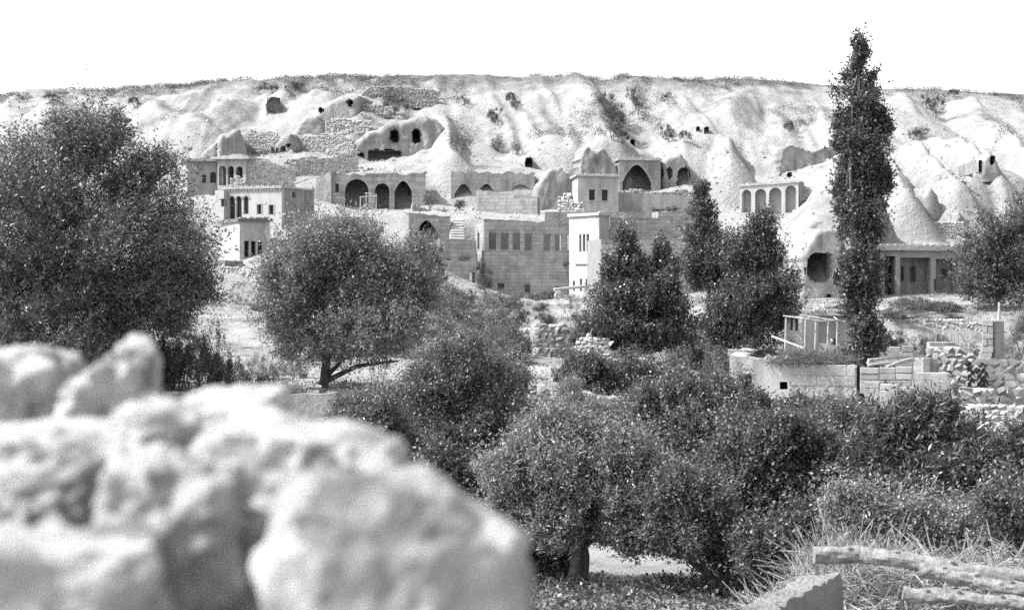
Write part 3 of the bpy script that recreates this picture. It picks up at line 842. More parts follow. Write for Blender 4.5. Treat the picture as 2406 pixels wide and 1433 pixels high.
house('plain_house', 'plain ashlar house with one tall window behind the young poplars', Pl(1560, 114, 8), 1412, 1660, (562, 556), 700, 5.5,
      holes=[('r', 1581, 1601, 604, 643, 'window'), ('r', 1470, 1486, 604, 643, 'window')], material='mortar', ash=(0.34, (.7, 1.2)), roof=None, jag=.18)
rubble_wall('garden_wall', 'narrow sunlit rubble wall leaning against the plain house', Pl(1428, 118.5, -20), [(1405, 700), (1434, 700), (1434, 575), (1420, 570), (1405, 572)], 0.22, .6, parts=False)
# middle row caves
house('cave_arcade', 'rock-cut row of low arches with plastered recesses above the steps', Pl(1150, 147.2, 4), 1060, 1256, (402, 404), 500, 2.0,
      holes=[('p', 1068, 1110, 432, 480, 'niche inner'), ('p', 1120, 1166, 432, 480, 'chamber'), ('a', 1198, 1249, 434, 470, 'chamber')], material='tuff_face', jag=.3, back=False)
house('block_wall', 'pale sunlit ashlar block wall with a notched top', Pl(1190, 139, -14), 1119, 1263, (446, 462), 506, 1.0, material='mortar', ash=(0.34, (.5, 1.0)), cat='wall', jag=.1)
rock_face('rock_outcrop', 'grey weathered rock mass between the low arches and the small house', Pl(1305, 146, 6), [(1254, 496), (1258, 440), (1272, 418), (1290, 398), (1318, 390), (1340, 410), (1356, 425), (1368, 496)],
          [('i', 1318, 1345, 457, 480, 'chamber')], edge_w=.4, edge_d=.5, amp=.3)
rubble_wall('ruined_stub', 'stepped stub of broken pale masonry beside the small house', Pl(1330, 138, -15), [(1311, 498), (1364, 498), (1364, 480), (1345, 478), (1343, 460), (1326, 458), (1312, 470)], 0.3, .6)
house('small_house', 'small plastered house with two framed windows and a cornice', Pl(1405, 141.5, 5), 1358, 1453, (414, 417), 500, 4.5,
      holes=[('r', 1384, 1398, 446, 471, 'window frame sill'), ('r', 1414, 1428, 446, 472, 'window frame sill')], material='plaster_grey', roof=(.22, .16, 'earth_roof'))
house('vaulted_cave_house', 'cave house front with one broad pointed vault and a door within', Pl(1505, 152, 6), 1455, 1552, (377, 378), 450, 2.4,
      holes=[('p', 1462, 1531, 387, 447, 'ring chamber inner')], material='tuff_face', back=False, roof=(.15, .2, 'earth_roof'))
rock_face('cave_house', 'rock-cut house front with two small windows and a large black doorway', Pl(1590, 153, 2), [(1549, 450), (1551, 378), (1570, 366), (1600, 358), (1618, 376), (1628, 412), (1632, 450)],
          [('r', 1550, 1557, 394, 420, 'window'), ('r', 1569, 1579, 396, 421, 'window'), ('i', 1592, 1619, 394, 444, 'chamber')], edge_w=.5, edge_d=1.2)
house('terrace_wall', 'plastered terrace wall under the vaulted cave house', Pl(1530, 145, 6), 1452, 1640, (452, 462), 502, .9, material='plaster_grey', cat='wall')
rubble_wall('terrace_parapet', 'crumbling stone parapet along the terrace of the vaulted cave house', Pl(1560, 146.8, 3), [(1452, 462), (1640, 468), (1640, 452), (1600, 448), (1560, 452), (1500, 448), (1452, 450)], 0.26, .5, parts=False)
house('terrace_wall', 'low plastered terrace wall between the tower house and the small house', Pl(1400, 134.5, 4), 1280, 1620, (498, 498), 530, .8, material='tuff_face', cat='wall')
# four arched sunlit loggia
house('loggia', 'whitewashed loggia with four tall open arches in full sun', Pl(1806, 140, -20), 1738, 1876, (439, 429), 502, 2.6,
      holes=[('a', 1743, 1765, 446, 500, 'niche lime'), ('a', 1774, 1800, 444, 502, 'niche lime'), ('a', 1807, 1836, 441, 504, 'niche lime'), ('a', 1845, 1871, 436, 500, 'niche lime')], material='plaster', back=False, th=.3, roof=(.12, .16, 'earth_roof'))
rubble_wall('rubble_wall', 'broken rubble buttress at the right end of the loggia', Pl(1893, 140, 10), [(1877, 512), (1925, 512), (1918, 460), (1900, 440), (1877, 434)], 0.24, 1.2, parts=False)
# cave house with the rounded brow
rock_face('cave_house', 'rounded rock-cut house with a big black opening under an arched brow', Pl(1935, 100, 8), [(1880, 712), (1882, 600), (1898, 570), (1915, 545), (1935, 532), (1958, 533), (1978, 556), (1998, 590), (2006, 712)],
          [('i', 1897, 1957, 594, 661, 'chamber'), ('i', 1962, 1992, 629, 674, 'chamber'), ('r', 1940, 1955, 692, 708, 'chamber')], edge_w=.35, edge_d=.6, amp=.1, hb=1.2)
rock_face('rock_shoulder', 'smooth grey rock shoulder left of the rounded cave house', Pl(1850, 103, -8), [(1790, 710), (1800, 620), (1830, 590), (1870, 585), (1884, 600), (1886, 710)], edge_w=.6, edge_d=.9, hb=1.2)
# pillared house on the right
pz = Pl(2160, 105, 3)
hz_, gz = house('pillared_house', 'long rock-cut house front with square pillars and deep shaded porch', pz, 2066, 2268, (588, 590), 696, 2.2,
      holes=[('r', 2078, 2104, 602, 694, 'niche'), ('r', 2115, 2187, 605, 694, 'niche'), ('r', 2199, 2256, 608, 694, 'niche')], material='tuff_face', back=False, th=.5, roof=(.35, .35, 'tuff'))
for h in (('r', 2140, 2151, 626, 661), ('r', 2213, 2224, 632, 653), ('r', 2119, 2123, 626, 660)):
    p_ = hole_poly(Pl(2160, 106.4, 3), h); fill(Pl(2160, 106.4, 3), p_, 'door' if h[1] == 2119 else 'window', -.03, hz_)
p_ = hole_poly(Pl(2160, 106.4, 3), ('r', 2080, 2100, 622, 694)); fill(Pl(2160, 106.4, 3), p_, 'door', -.03, hz_)
p_ = hole_poly(pz, ('r', 2194, 2199, 656, 692)); fill(pz, p_, 'door', -.12, hz_)
rock_face('rock_wall', 'tall shaded rock wall between the poplar and the pillared house', Pl(2090, 107.5, 14), [(2060, 600), (2062, 500), (2075, 470), (2095, 500), (2120, 560), (2135, 600)], edge_w=.5, edge_d=1.2)
# upper caves and cut faces
rock_face('cave_cliff', 'broad rounded rock with two dark square windows and a ledge opening', Pl(925, 157, 8), [(812, 404), (820, 362), (836, 330), (862, 308), (890, 300), (905, 288), (945, 280), (990, 270), (1026, 276), (1048, 300), (1058, 350), (1056, 420), (1052, 490)],
          [('a', 919, 936, 304, 334, 'chamber'), ('a', 969, 988, 302, 336, 'chamber'), ('r', 866, 942, 354, 384, 'chamber'), ('a', 836, 853, 356, 396, 'chamber')], edge_w=.8, edge_d=1.1, amp=.4, res=.18, ext=8)
rock_face('cut_face', 'smooth dark triangular rock cut above the pavilion roof', Pl(545, 153, 14), [(511, 364), (512, 336), (516, 318), (524, 314), (530, 319), (545, 306), (556, 300), (566, 302), (572, 318), (580, 345), (584, 366)], edge_w=.3, edge_d=.6, amp=.06)
rock_face('cut_face', 'sloping rock cut left of the dark triangular face', Pl(495, 154, 2), [(470, 362), (490, 344), (512, 330), (514, 362)], edge_w=.3, edge_d=.6, material='tuff')
rock_face('round_niche', 'rounded shaded niche cut high in the pale slope', Pl(641, onhill(641, 264), 6), [(622, 264), (621, 240), (632, 226), (650, 226), (661, 240), (660, 262)], [('a', 627, 657, 229, 262, 'shallow')], edge_w=.4, edge_d=.6)
rock_face('cave_cliff', 'pale rock face with two small dark holes under the crest', Pl(790, onhill(785, 285) - .6, -6), [(715, 300), (730, 268), (760, 240), (800, 222), (845, 222), (848, 300)],
          [('a', 748, 758, 252, 264, 'chamber'), ('i', 816, 829, 235, 250, 'chamber')], edge_w=.8, edge_d=1.2, material='tuff', res=.2, ext=8)
rock_face('cave_house', 'tiny whitish rock-cut dwelling with two slits and a dark door', Pl(665, 154.8, -8), [(636, 364), (644, 340), (660, 318), (680, 312), (692, 340), (694, 364)],
          [('r', 637, 641, 347, 359), ('r', 648, 652, 347, 359), ('r', 661, 670, 345, 362), ('i', 673, 681, 338, 346)], edge_w=.5, edge_d=.9, material='tuff', res=.12)
rubble_wall('retaining_wall', 'small-stone terrace wall above the pavilion roof', Pl(610, 156, -10), [(582, 366), (652, 364), (648, 312), (630, 308), (610, 311), (582, 304)], 0.22, .8, parts=False, core='rubble')
rubble_wall('retaining_wall', 'small-stone terrace wall right of the tiny white dwelling', Pl(760, 157, -8), [(690, 364), (822, 362), (828, 332), (806, 318), (790, 312), (740, 320), (690, 318)], 0.22, .8, parts=False, core='rubble')
rubble_wall('retaining_wall', 'stepped small-stone wall below the two holed pale face', Pl(810, onhill(810, 304), -8), [(765, 312), (862, 308), (866, 286), (810, 282), (765, 284)], 0.28, .8, parts=False)
rubble_wall('retaining_wall', 'coursed terrace wall at the crest above the twin-windowed rock', Pl(960, onhill(940, 240) - .4, 4), [(850, 250), (1030, 236), (1028, 214), (950, 206), (868, 206), (850, 222)], 0.3, .8, parts=False)
rubble_wall('retaining_wall', 'coursed terrace wall just under the crest beside the lone hill tree', Pl(880, onhill(880, 264), -6), [(846, 266), (915, 266), (915, 250), (846, 248)], 0.28, .8, parts=False)
rock_face('chimney_cone', 'squat pale rock stump between the terrace walls', Pl(725, onhill(725, 306), -4), [(690, 312), (700, 292), (720, 272), (745, 272), (762, 296), (766, 312)], edge_w=.4, edge_d=.6, material='tuff')
rock_face('cave_overhang', 'wide rock overhang with a double curved shaded hollow behind the poplar', Pl(1900, onhill(1900, 390), 8), [(1828, 400), (1838, 352), (1860, 340), (1890, 350), (1912, 358), (1940, 346), (1968, 344), (1980, 395)], edge_w=.3, edge_d=-.5, amp=.15)
rock_face('domed_cave', 'small domed cave front with two dark openings high on the right slope', Pl(2330, onhill(2330, 408, 120) - .8, -4), [(2298, 412), (2302, 380), (2316, 362), (2326, 352), (2340, 366), (2352, 390), (2358, 412)],
          [('a', 2299, 2308, 376, 404), ('i', 2326, 2339, 366, 386)], edge_w=.5, edge_d=.9, res=.13, ext=1.6)
rock_face('cut_face', 'tall pointed shaded rock cut on the folded right slope', Pl(2192, onhill(2192, 500, 112) - .5, 8), [(2172, 505), (2170, 462), (2184, 434), (2196, 445), (2208, 460), (2216, 506)], edge_w=.3, edge_d=.7)
rock_face('cut_face', 'small dark rock cut beside the walnut tree', Pl(2254, onhill(2254, 518, 112), 10), [(2240, 520), (2246, 500), (2254, 490), (2264, 505), (2268, 522)], edge_w=.3, edge_d=.7)
rubble_wall('retaining_wall', 'low wall holding a ledge on the folded right slope', Pl(2230, onhill(2230, 555, 111), 2), [(2195, 560), (2262, 556), (2262, 524), (2195, 522)], 0.22, .8, parts=False, core='rubble')
rock_face('rock_spire', 'grey sharp-topped rock spire behind the small house', Pl(1400, 152, 8), [(1360, 414), (1362, 372), (1372, 346), (1384, 340), (1396, 356), (1418, 344), (1430, 360), (1446, 388), (1460, 414)], edge_w=.3, edge_d=.4, ext=8)
rock_face('rock_cone', 'pointed pale rock cone beside the loggia', Pl(1712, 152, 4), [(1650, 446), (1680, 390), (1705, 340), (1712, 336), (1730, 370), (1756, 432), (1762, 446)], edge_w=1.4, edge_d=3, amp=.3, material='tuff', res=.16)
for (px, row, w, h) in ((1660, 306, 8, 12), (1486, 333, 8, 9), (1243, 380, 12, 14), (1855, 410, 8, 8), (1640, 304, 6, 10), (300, 285, 10, 9)):
    q = hit(px, row + h, 140); pl_ = Pl(px, q.y + .3, 4)
    rock_face('cave_hole', 'small dark cave hole in the pale slope', pl_, [(px - w * 1.3, row + h * 1.2), (px - w, row - h * .6), (px, row - h * 1.1), (px + w, row - h * .6), (px + w * 1.3, row + h * 1.2)],
              [('i', px - w * .75, px + w * .75, row - h * .6, row + h, 'chamber')], edge_w=.25, edge_d=.8, material='tuff', res=.1, cat='cave')['group'] = 'cave holes in the slope'

# loose stones fallen over the village slope: uncountable
from mathutils import Euler
rs_ = random.Random(12); b = MB()
for _ in range(2600):
    px = rs_.uniform(440, 2350); Y = rs_.uniform(112, 162); x = (px - CX) / F * Y
    if float(vn.fbm(x * .2, Y * .2, 5.5, 3)) < .0: continue
    s = rs_.uniform(.08, .34) ** 1.15; z = ground(x, Y); me = rs_.choice(STONES['rubble']); Mx = Euler((rs_.random() * 6, rs_.random() * 6, rs_.random() * 6)).to_matrix()
    b.add([Vector((x, Y, z + s * .1)) + Mx @ (p.co * s * 1.3) for p in me.vertices], [tuple(f.vertices) for f in me.polygons])
o = b.build('loose_stones', 'rubble'); tag(o, 'loose fallen stones strewn over the village slope', 'stones'); o['kind'] = 'stuff'

# ------------------------------------------------------------------ gardens: walls, low houses, person
house('boundary_wall', 'long tall earth wall in shade between the willow and the orchard', Pl(560, 40.6, -9), 260, 790, (948, 922), 1010, .45, material='tuff_face', jag=.05, cat='wall', hb=1.4)
rubble_wall('stone_edging', 'low line of loose stones along the top of the earth wall', Pl(560, 41.6, -9), [(380, 936), (740, 916), (740, 908), (600, 916), (480, 918), (380, 924)], .14, .3, parts=True, hb=.2)
rubble_wall('ruined_wall', 'square ruined wall with a pale crumbling top among the shrubs', Pl(1290, 62, 6), [(1252, 852), (1336, 850), (1336, 770), (1310, 766), (1270, 764), (1252, 768)], .24, .9, parts=False, material='rubble', core='tuff_face')
facade_root = bpy.data.objects['ruined_wall']
rock_face('garden_rock', 'pale rounded rock with a hollow below the wooden spout', Pl(1285, 100, 4), [(1220, 770), (1224, 722), (1238, 702), (1252, 708), (1275, 712), (1310, 708), (1345, 706), (1352, 770)],
          [('i', 1282, 1306, 725, 752, 'shallow')], edge_w=.3, edge_d=.7, amp=.2, res=.1, material='tuff')
sp = thing('wooden_spout', 'long hewn wooden gutter resting on a small stone pier', 'gutter', P(1312, 700, 108))
b = MB(); b.tube([P(1302, 680, 108), P(1360, 674, 109), P(1412, 668, 110)], [.11, .11, .09], 8); b.build('gutter', 'pale_pole', sp)
for i, r in enumerate((704, 697, 690)):
    q = Pl(1311, 108, random.uniform(-10, 10)); u, v = q.uv(1311, r); place_block(block_mesh('rubble'), 'pier_stone', q, u - .22, u + .2, v - .02, v + .22, -.1, .32, sp, .08)
rubble_wall('field_wall', 'rambling dry-stone wall running through the orchard shrubs', Pl(1400, 47.5, -8), [(1225, 975), (1720, 1010), (1720, 975), (1620, 960), (1540, 962), (1440, 935), (1330, 920), (1225, 905)], .2, .5, parts=True)
rubble_wall('field_wall', 'rough stone wall behind the orchard with shrubs spilling over', Pl(1480, 57, -8), [(1330, 890), (1640, 912), (1640, 885), (1560, 868), (1520, 846), (1440, 848), (1330, 848)], .2, .5, parts=True)
rubble_wall('field_wall', 'short stone wall end showing pale beneath the poplar foliage', Pl(1390, 59, -14), [(1352, 838), (1430, 838), (1410, 800), (1385, 790), (1362, 800)], .2, .6, parts=False)
rubble_wall('field_wall', 'pale garden wall line left of the ruined wall', Pl(1080, 72, -6), [(980, 812), (1250, 820), (1250, 780), (1130, 772), (980, 770)], .22, .5, parts=False)
rubble_wall('field_wall', 'long white-topped stone wall before the pillared house', Pl(2190, 80, -8), [(2040, 800), (2345, 806), (2345, 758), (2200, 752), (2100, 748), (2040, 748)], .2, .6, parts=True)
rubble_wall('field_wall', 'shaded block wall with uneven top under the rounded cave house', Pl(1950, 84, 6), [(1880, 770), (2035, 770), (2030, 722), (1960, 716), (1915, 722), (1880, 726)], .3, .6, parts=True, material='rubble')
# whitewashed yard house and pergola
pg = Pl(1886, 64, -2)
house('yard_house', 'whitewashed low yard house with two slit windows behind the pergola', Pl(1883, 65.5, -20), 1883, 2040, (744, 738), 852, 3.5, material='plaster', side_mat='plaster', roof=(.5, .16, 'earth_roof'), hb=1.0,
      lholes=[])
house('yard_wing', 'bright white gable with two slit windows facing the poplars', Pl(1864, 62.2, -30), 1842, 1884, (742, 741), 840, 2.2, holes=[('r', 1857, 1863, 747, 775, 'window'), ('r', 1868, 1875, 747, 777, 'window')], material='plaster', hb=1.0)
pe = thing('pergola', 'pole pergola with sagging rails over the white yard', 'pergola', P(1910, 880, 58))
for (x, r0, Y) in ((1847, 744, 57), (1893, 752, 56.5), (1917, 756, 56.5), (1946, 757, 57), (1968, 752, 58), (2006, 766, 58)):
    gz_ = ground((x - CX) / F * Y, Y)
    q = MB(); t = P(x, r0, Y); q.tube([(t.x - .06, t.y, gz_ - .1), t], [.05, .035]); q.build('post', 'pale_pole', pe)
for pts in ([(1840, 742, 57), (1890, 748, 56.6), (1930, 755, 56.7), (1972, 752, 58)], [(1880, 740, 58.6), (1925, 747, 58.4), (1985, 756, 58.2)], [(1895, 751, 56.5), (1968, 753, 58), (2020, 758, 59)], [(1893, 751, 56.4), (1905, 744, 60)], [(1968, 752, 58), (1960, 745, 61)]):
    q = MB(); q.tube([P(*p) for p in pts], .03); q.build('rail', 'pale_pole', pe)
q = MB(); q.tube([P(1814, 790, 52), P(1890, 818, 50)], [.035, .03]); tag(q.build('leaning_pole', 'pale_pole'), 'thin pale pole leaning towards the brushwood roof', 'pole')
q = MB(); q.tube([P(1985, 826, 54), P(2004, 808, 54)], [.04, .035]); tag(q.build('prop_pole', 'old_wood'), 'short dark prop slanting beside the woman in the headscarf', 'pole')
# low house with brushwood roof
pl18 = Pl(1800, 46, 6)
rt, g18 = house('low_house', 'low pale house with stained plaster and large blocks under a brushwood roof', Pl(1716, 49.2, -14), 1714, 2012, (838, 868), 960, 5.0,
      holes=[('r', 1737, 1742, 876, 896, 'open'), ('r', 1832, 1850, 897, 915, 'open')], material='plaster_stained', roof=(.0, .05, 'earth_roof', 0), hb=1.2)
p18 = Pl(1716, 49.2, -14)
ua, va = p18.uv(1853, 898); ub, _ = p18.uv(2010, 898); _, vt = p18.uv(1930, 856)
blocks(p18, ua, ub, va - .1, vt, [], [c for c in rt.children if c.name.startswith('wall')][0], .34, (.7, 1.1), material='ashlar')
me_ = block_mesh('ashlar')
for i, (x, r) in enumerate(((1722, 832), (1745, 832), (1765, 833), (1782, 834))):     # parapet blocks at the back edge
    q = Pl(x, 51.5, -8); u, v = q.uv(x, r); place_block(me_, 'parapet_block', q, u - .17, u + .15, v - .06, v + .16, -.1, .2, rt, .02)
for i in range(26):
    x = 1800 + i * 6.2; r = 842 + (x - 1800) * .12 + random.uniform(-3, 2); q = Pl(x, 49.3 - (x - 1716) * .0036, random.uniform(-30, 30)); u, v = q.uv(x, r); s = random.uniform(.1, .2)
    o = bpy.data.objects.new('roof_stone', random.choice(STONES['rubble'])); C.objects.link(o); o.parent = rt; o.location = q.pt(u, v, .1) - ROOTLOC[rt.name]; o.scale = (s * 1.4, s, s); o.rotation_euler = (random.random(), random.random(), random.random() * 6)

def stalks(name, label, cat, centre, ext, n, length, rad, material, droop=.3, up=.25, seed=1, kind='stuff', mound=True):
    """a heap of thin curved stalks: one mesh"""
    r = np.random.default_rng(seed)
    ang = r.random(n) * 2 * np.pi; rr = np.sqrt(r.random(n))
    x, y = rr * np.cos(ang) * ext[0], rr * np.sin(ang) * ext[1]
    z = (ext[2] * (1 - rr ** 2) if mound else 0) * (.25 + .75 * r.random(n))
    base = np.stack([x, y, z], 1)
    d = r.normal(size=(n, 3)); d[:, 2] = np.abs(d[:, 2]) * up + up * .3; d /= np.linalg.norm(d, axis=1)[:, None]
    L = length * (.4 + 1.0 * r.random(n))
    bend = r.normal(size=(n, 3)) * .25; bend[:, 2] -= droop * r.random(n)
    a = np.cross(d, r.normal(size=(n, 3))); a /= np.linalg.norm(a, axis=1)[:, None]; bb = np.cross(d, a)
    V = []; segs = 4
    for k in range(segs):
        t = k / (segs - 1) - .35
        p = base + d * (L * t)[:, None] + bend * (L * t * t)[:, None]
        w = rad * (1.1 - .6 * k / (segs - 1)) * (.6 + .8 * r.random(n))
        for q in range(3):
            an = 2 * np.pi * q / 3; V.append(p + a * (w * np.cos(an))[:, None] + bb * (w * np.sin(an))[:, None])
    V = np.stack(V, 1)
    idx = np.arange(n)[:, None] * (segs * 3); Q = []
    for k in range(segs - 1):
        for q in range(3): Q.append(np.concatenate([idx + k * 3 + q, idx + k * 3 + (q + 1) % 3, idx + (k + 1) * 3 + (q + 1) % 3, idx + (k + 1) * 3 + q], 1))
    me = fast_mesh(name, V.reshape(-1, 3), np.concatenate(Q, 0), material)
    o = bpy.data.objects.new(name, me); C.objects.link(o); o.location = centre
    tag(o, label, cat)
    if kind: o['kind'] = kind
    return o
mat('brush', 0.13, .5, 20, 0, 9)
c_ = P(1890, 842, 49.4); stalks('brushwood', 'heap of dry brushwood spread over the low house roof', 'brushwood', (c_.x, c_.y, c_.z - .1), (1.5, 1.0, .34), 2600, .6, .008, 'brush', seed=2)
c_ = P(1800, 838, 49.6); stalks('brushwood', 'dark bundle of twigs at the left end of the low house roof', 'brushwood', (c_.x, c_.y, c_.z - .05), (.5, .5, .3), 500, .55, .009, 'dark_wood', seed=3)
# seated / standing woman in the yard
def skin_figure(name, verts, edges, rad, material, parent, sub=2, root_i=0):
    me = bpy.data.meshes.new(name); me.from_pydata(verts, edges, [])
    o = bpy.data.objects.new(name + '_tmp', me); C.objects.link(o)
    m = o.modifiers.new('s', 'SKIN'); sv = me.skin_vertices[0].data
    for i, r in enumerate(rad): sv[i].radius = (r, r) if not isinstance(r, tuple) else r
    sv[root_i].use_root = True; m.use_smooth_shade = True
    m2 = o.modifiers.new('d', 'SUBSURF'); m2.levels = sub; m2.render_levels = sub
    dg = bpy.context.evaluated_depsgraph_get(); nm = bpy.data.meshes.new_from_object(o.evaluated_get(dg))
    bpy.data.objects.remove(o); nm.name = name; nm.materials.clear(); nm.materials.append(MATS[material])
    r = bpy.data.objects.new(name, nm); C.objects.link(r); r.parent = parent; return r
YW = 55.0; hx = P(1957, 795, YW); gz_ = ground(hx.x, YW); Hh = hx.z - gz_
wo_ = thing('person', 'woman in a dark headscarf and long dress standing behind the brushwood roof', 'person', (hx.x, YW, gz_))
k = Hh / 1.6
vv = [(0, 0, .88), (0, 0, 1.08), (0.01, 0, 1.28), (0.01, 0, 1.38), (0, -.01, 1.46), (-.19, 0, 1.30), (-.25, -.06, 1.06), (-.16, -.24, .96), (-.12, -.31, .95), (.19, 0, 1.30), (.26, -.05, 1.05), (.18, -.24, .95), (.13, -.31, .94), (-.1, 0, .8), (-.11, -.01, .45), (-.11, 0, .07), (-.11, -.12, .04), (.1, 0, .8), (.11, -.01, .45), (.11, 0, .07), (.11, -.12, .04)]
ee = [(0, 1), (1, 2), (2, 3), (3, 4), (2, 5), (5, 6), (6, 7), (7, 8), (2, 9), (9, 10), (10, 11), (11, 12), (0, 13), (13, 14), (14, 15), (15, 16), (0, 17), (17, 18), (18, 19), (19, 20)]
rd = [.16, .14, .15, .06, .07, .075, .06, .045, .04, .075, .06, .045, .04, .12, .11, .09, .05, .12, .11, .09, .05]
skin_figure('body', [tuple(c * k for c in v) for v in vv], ee, [r * k for r in rd], 'cloth_grey', wo_)
b = MB()                                        # long skirt
n_ = 20
for i, (zz, r) in enumerate(((.05, .30), (.3, .27), (.6, .22), (.85, .19), (1.0, .165))):
    for j in range(n_):
        an = 2 * math.pi * j / n_; rr_ = r * (1 + .06 * math.sin(an * 7) * (1 - i / 5)); b.v.append((hx.x + rr_ * math.cos(an) * k, YW + rr_ * .85 * math.sin(an) * k, gz_ + zz * k))
for i in range(4):
    for j in range(n_): b.f.append((i * n_ + j, i * n_ + (j + 1) % n_, (i + 1) * n_ + (j + 1) % n_, (i + 1) * n_ + j))
b.build('skirt', 'cloth_grey', wo_, True)
def ell(c, r, mt, nm, par, seg=20, fz=None):
    bm = bmesh.new(); bmesh.ops.create_uvsphere(bm, u_segments=seg, v_segments=14, radius=1)
    for v in bm.verts:
        p = v.co.copy()
        if fz: p = fz(p)
        v.co = Vector((p.x * r[0], p.y * r[1], p.z * r[2]))
    me = bpy.data.meshes.new(nm); bm.to_mesh(me); bm.free(); me.materials.append(MATS[mt]); me.polygons.foreach_set('use_smooth', [True] * len(me.polygons))
    o = bpy.data.objects.new(nm, me); C.objects.link(o); o.parent = par; o.location = c; return o
hd = ell((-.01 * k, -.02 * k, 1.50 * k), (.075 * k, .09 * k, .105 * k), 'skin', 'head', wo_)
ell((-.012 * k, -.112 * k, 1.495 * k), (.014 * k, .022 * k, .02 * k), 'skin', 'nose', hd).location = (-.002, -.092 * k, -.005)
for s_ in (-1, 1): ell((s_ * .03 * k, -.082 * k, .012 * k), (.012 * k, .008 * k, .007 * k), 'dark_wood', 'eye', hd)
ell((0, -.082 * k, -.045 * k), (.022 * k, .008 * k, .006 * k), 'cloth_grey', 'mouth', hd)
def scarf(p):
    if p.y < -.45 and p.z < .62: p = Vector((p.x * 1.0, -.45 + (p.y + .45) * .1, p.z))
    if p.z < -.2: p = Vector((p.x * (1 + .55 * (-p.z - .2)), p.y * (1 + .3 * (-p.z - .2)), p.z * 2.3 + .26))
    return p
ell((0, .012 * k, 1.505 * k), (.098 * k, .105 * k, .122 * k), 'cloth_dark', 'headscarf', wo_, 28, scarf)

wo_.rotation_euler[2] = -0.9
# ------------------------------------------------------------------ ruined enclosure on the right
def block_thing(name, label, pl, rows, grp=None, ch=None, cat='wall', material='ashlar', tilt=.015, thick=.35):
    """rows: list of courses, each [(x0,x1,rtop,rbot), ...] in photo points"""
    allp = [pl.uv(q[0], q[3]) for r in rows for q in r]
    root = thing(name, label, cat, pl.pt(allp[0][0], min(p[1] for p in allp), .15), grp)
    me = block_mesh(material)
    for r in rows:
        for (x0, x1, ra, rb) in r:
            u0, v0 = pl.uv(x0, rb); u1, v1 = pl.uv(x1, ra); v1 = pl.uv((x0 + x1) / 2, ra)[1]; v0 = pl.uv((x0 + x1) / 2, rb)[1]
            place_block(me, 'block', pl, u0 + .006, u1 - .006, v0 + .004, v1 - .004, random.uniform(-.02, .02), thick, root, tilt)
    return root
block_thing('block_wall', 'low wall of large cut blocks stepping up behind the stacked poles', Pl(2105, 52, -16), [[(2060, 2084, 828, 848), (2084, 2113, 828, 848), (2113, 2146, 826, 848), (2020, 2060, 830, 848)], [(2083, 2116, 815, 828), (2118, 2146, 812, 826)], [(2030, 2062, 848, 880), (2062, 2100, 848, 880), (2100, 2146, 848, 880)]])
block_thing('block_wall', 'front wall of big cut blocks and a long plastered ledge below the poles', Pl(2130, 47, -16), [[(2020, 2066, 864, 878), (2066, 2105, 864, 877), (2105, 2143, 862, 876)], [(2020, 2066, 878, 892), (2066, 2105, 878, 892), (2105, 2143, 877, 892), (2143, 2228, 876, 893)], [(2020, 2080, 893, 925), (2080, 2143, 893, 925), (2143, 2190, 893, 925), (2190, 2232, 893, 925)]])
block_thing('block_wall', 'sloping course of long pale blocks before the enclosure', Pl(2110, 45.6, -18), [[(2030, 2066, 898, 912), (2066, 2110, 903, 917), (2110, 2165, 910, 926)], [(2030, 2066, 912, 960), (2066, 2110, 917, 960), (2110, 2165, 926, 960)]])
for i, (x0, x1, ra, rb, rz) in enumerate(((2167, 2184, 841, 876, .0), (2180, 2200, 842, 872, .22), (2188, 2206, 854, 876, .12))):
    q = Pl(2186, 47.6 + .12 * i, 4); o = place_block(block_mesh('ashlar'), 'upright_slab', q, q.uv(x0, rb)[0], q.uv(x1, rb)[0], q.uv(x0, rb)[1] - .03, q.uv(x0, ra)[1], -.06, .07, None)
    o.rotation_euler[1] = rz; tag(o, 'pale cut slab stood on edge on the enclosure wall', 'slab', 'upright slabs on the enclosure wall')
for (a_, c_) in (((2040, 846, 49), (2170, 836, 50.5)), ((2038, 852, 49), (2150, 846, 50)), ((2083, 862, 48.4), (2146, 841, 49)), ((2040, 858, 48.8), (2130, 850, 49.5))):
    q = MB(); p0, p1 = P(*a_), P(*c_); md = (p0 + p1) / 2 + Vector((0, 0, .03)); q.tube([p0, md, p1], [.05, .045, .035], 8)
    tag(q.build('stacked_pole', 'pale_pole'), 'peeled pole lying across the ruined enclosure', 'pole', 'poles across the enclosure')
block_thing('block_wall', 'short course of dark blocks topping the dry-stone wall', Pl(2215, 53.4, 3), [[(2184, 2214, 804, 818), (2214, 2234, 804, 815), (2234, 2246, 804, 818)]])
rubble_wall('dry_stone_wall', 'dry-stone wall of rounded field stones under the dark blocks', Pl(2250, 52.6, -18), [(2176, 905), (2300, 910), (2300, 842), (2270, 828), (2240, 814), (2200, 816), (2182, 820)], .22, .6)
rubble_wall('dry_stone_wall', 'long pale dry-stone wall right of the masonry pillar', Pl(2350, 50.5, -24), [(2296, 920), (2480, 930), (2480, 870), (2400, 850), (2340, 846), (2296, 850)], .26, .6)
rubble_wall('dry_stone_wall', 'shaded squared-stone wall with a flat pale coping', Pl(2330, 46.8, 8), [(2255, 960), (2384, 966), (2384, 920), (2330, 916), (2255, 910)], .24, .6)
rubble_wall('dry_stone_wall', 'lower retaining wall of round stones half in shade', Pl(2350, 44.5, -22), [(2270, 1010), (2490, 1010), (2490, 965), (2390, 960), (2340, 955), (2270, 958)], .2, .8)
pk = Pl(2322, 55, -16)
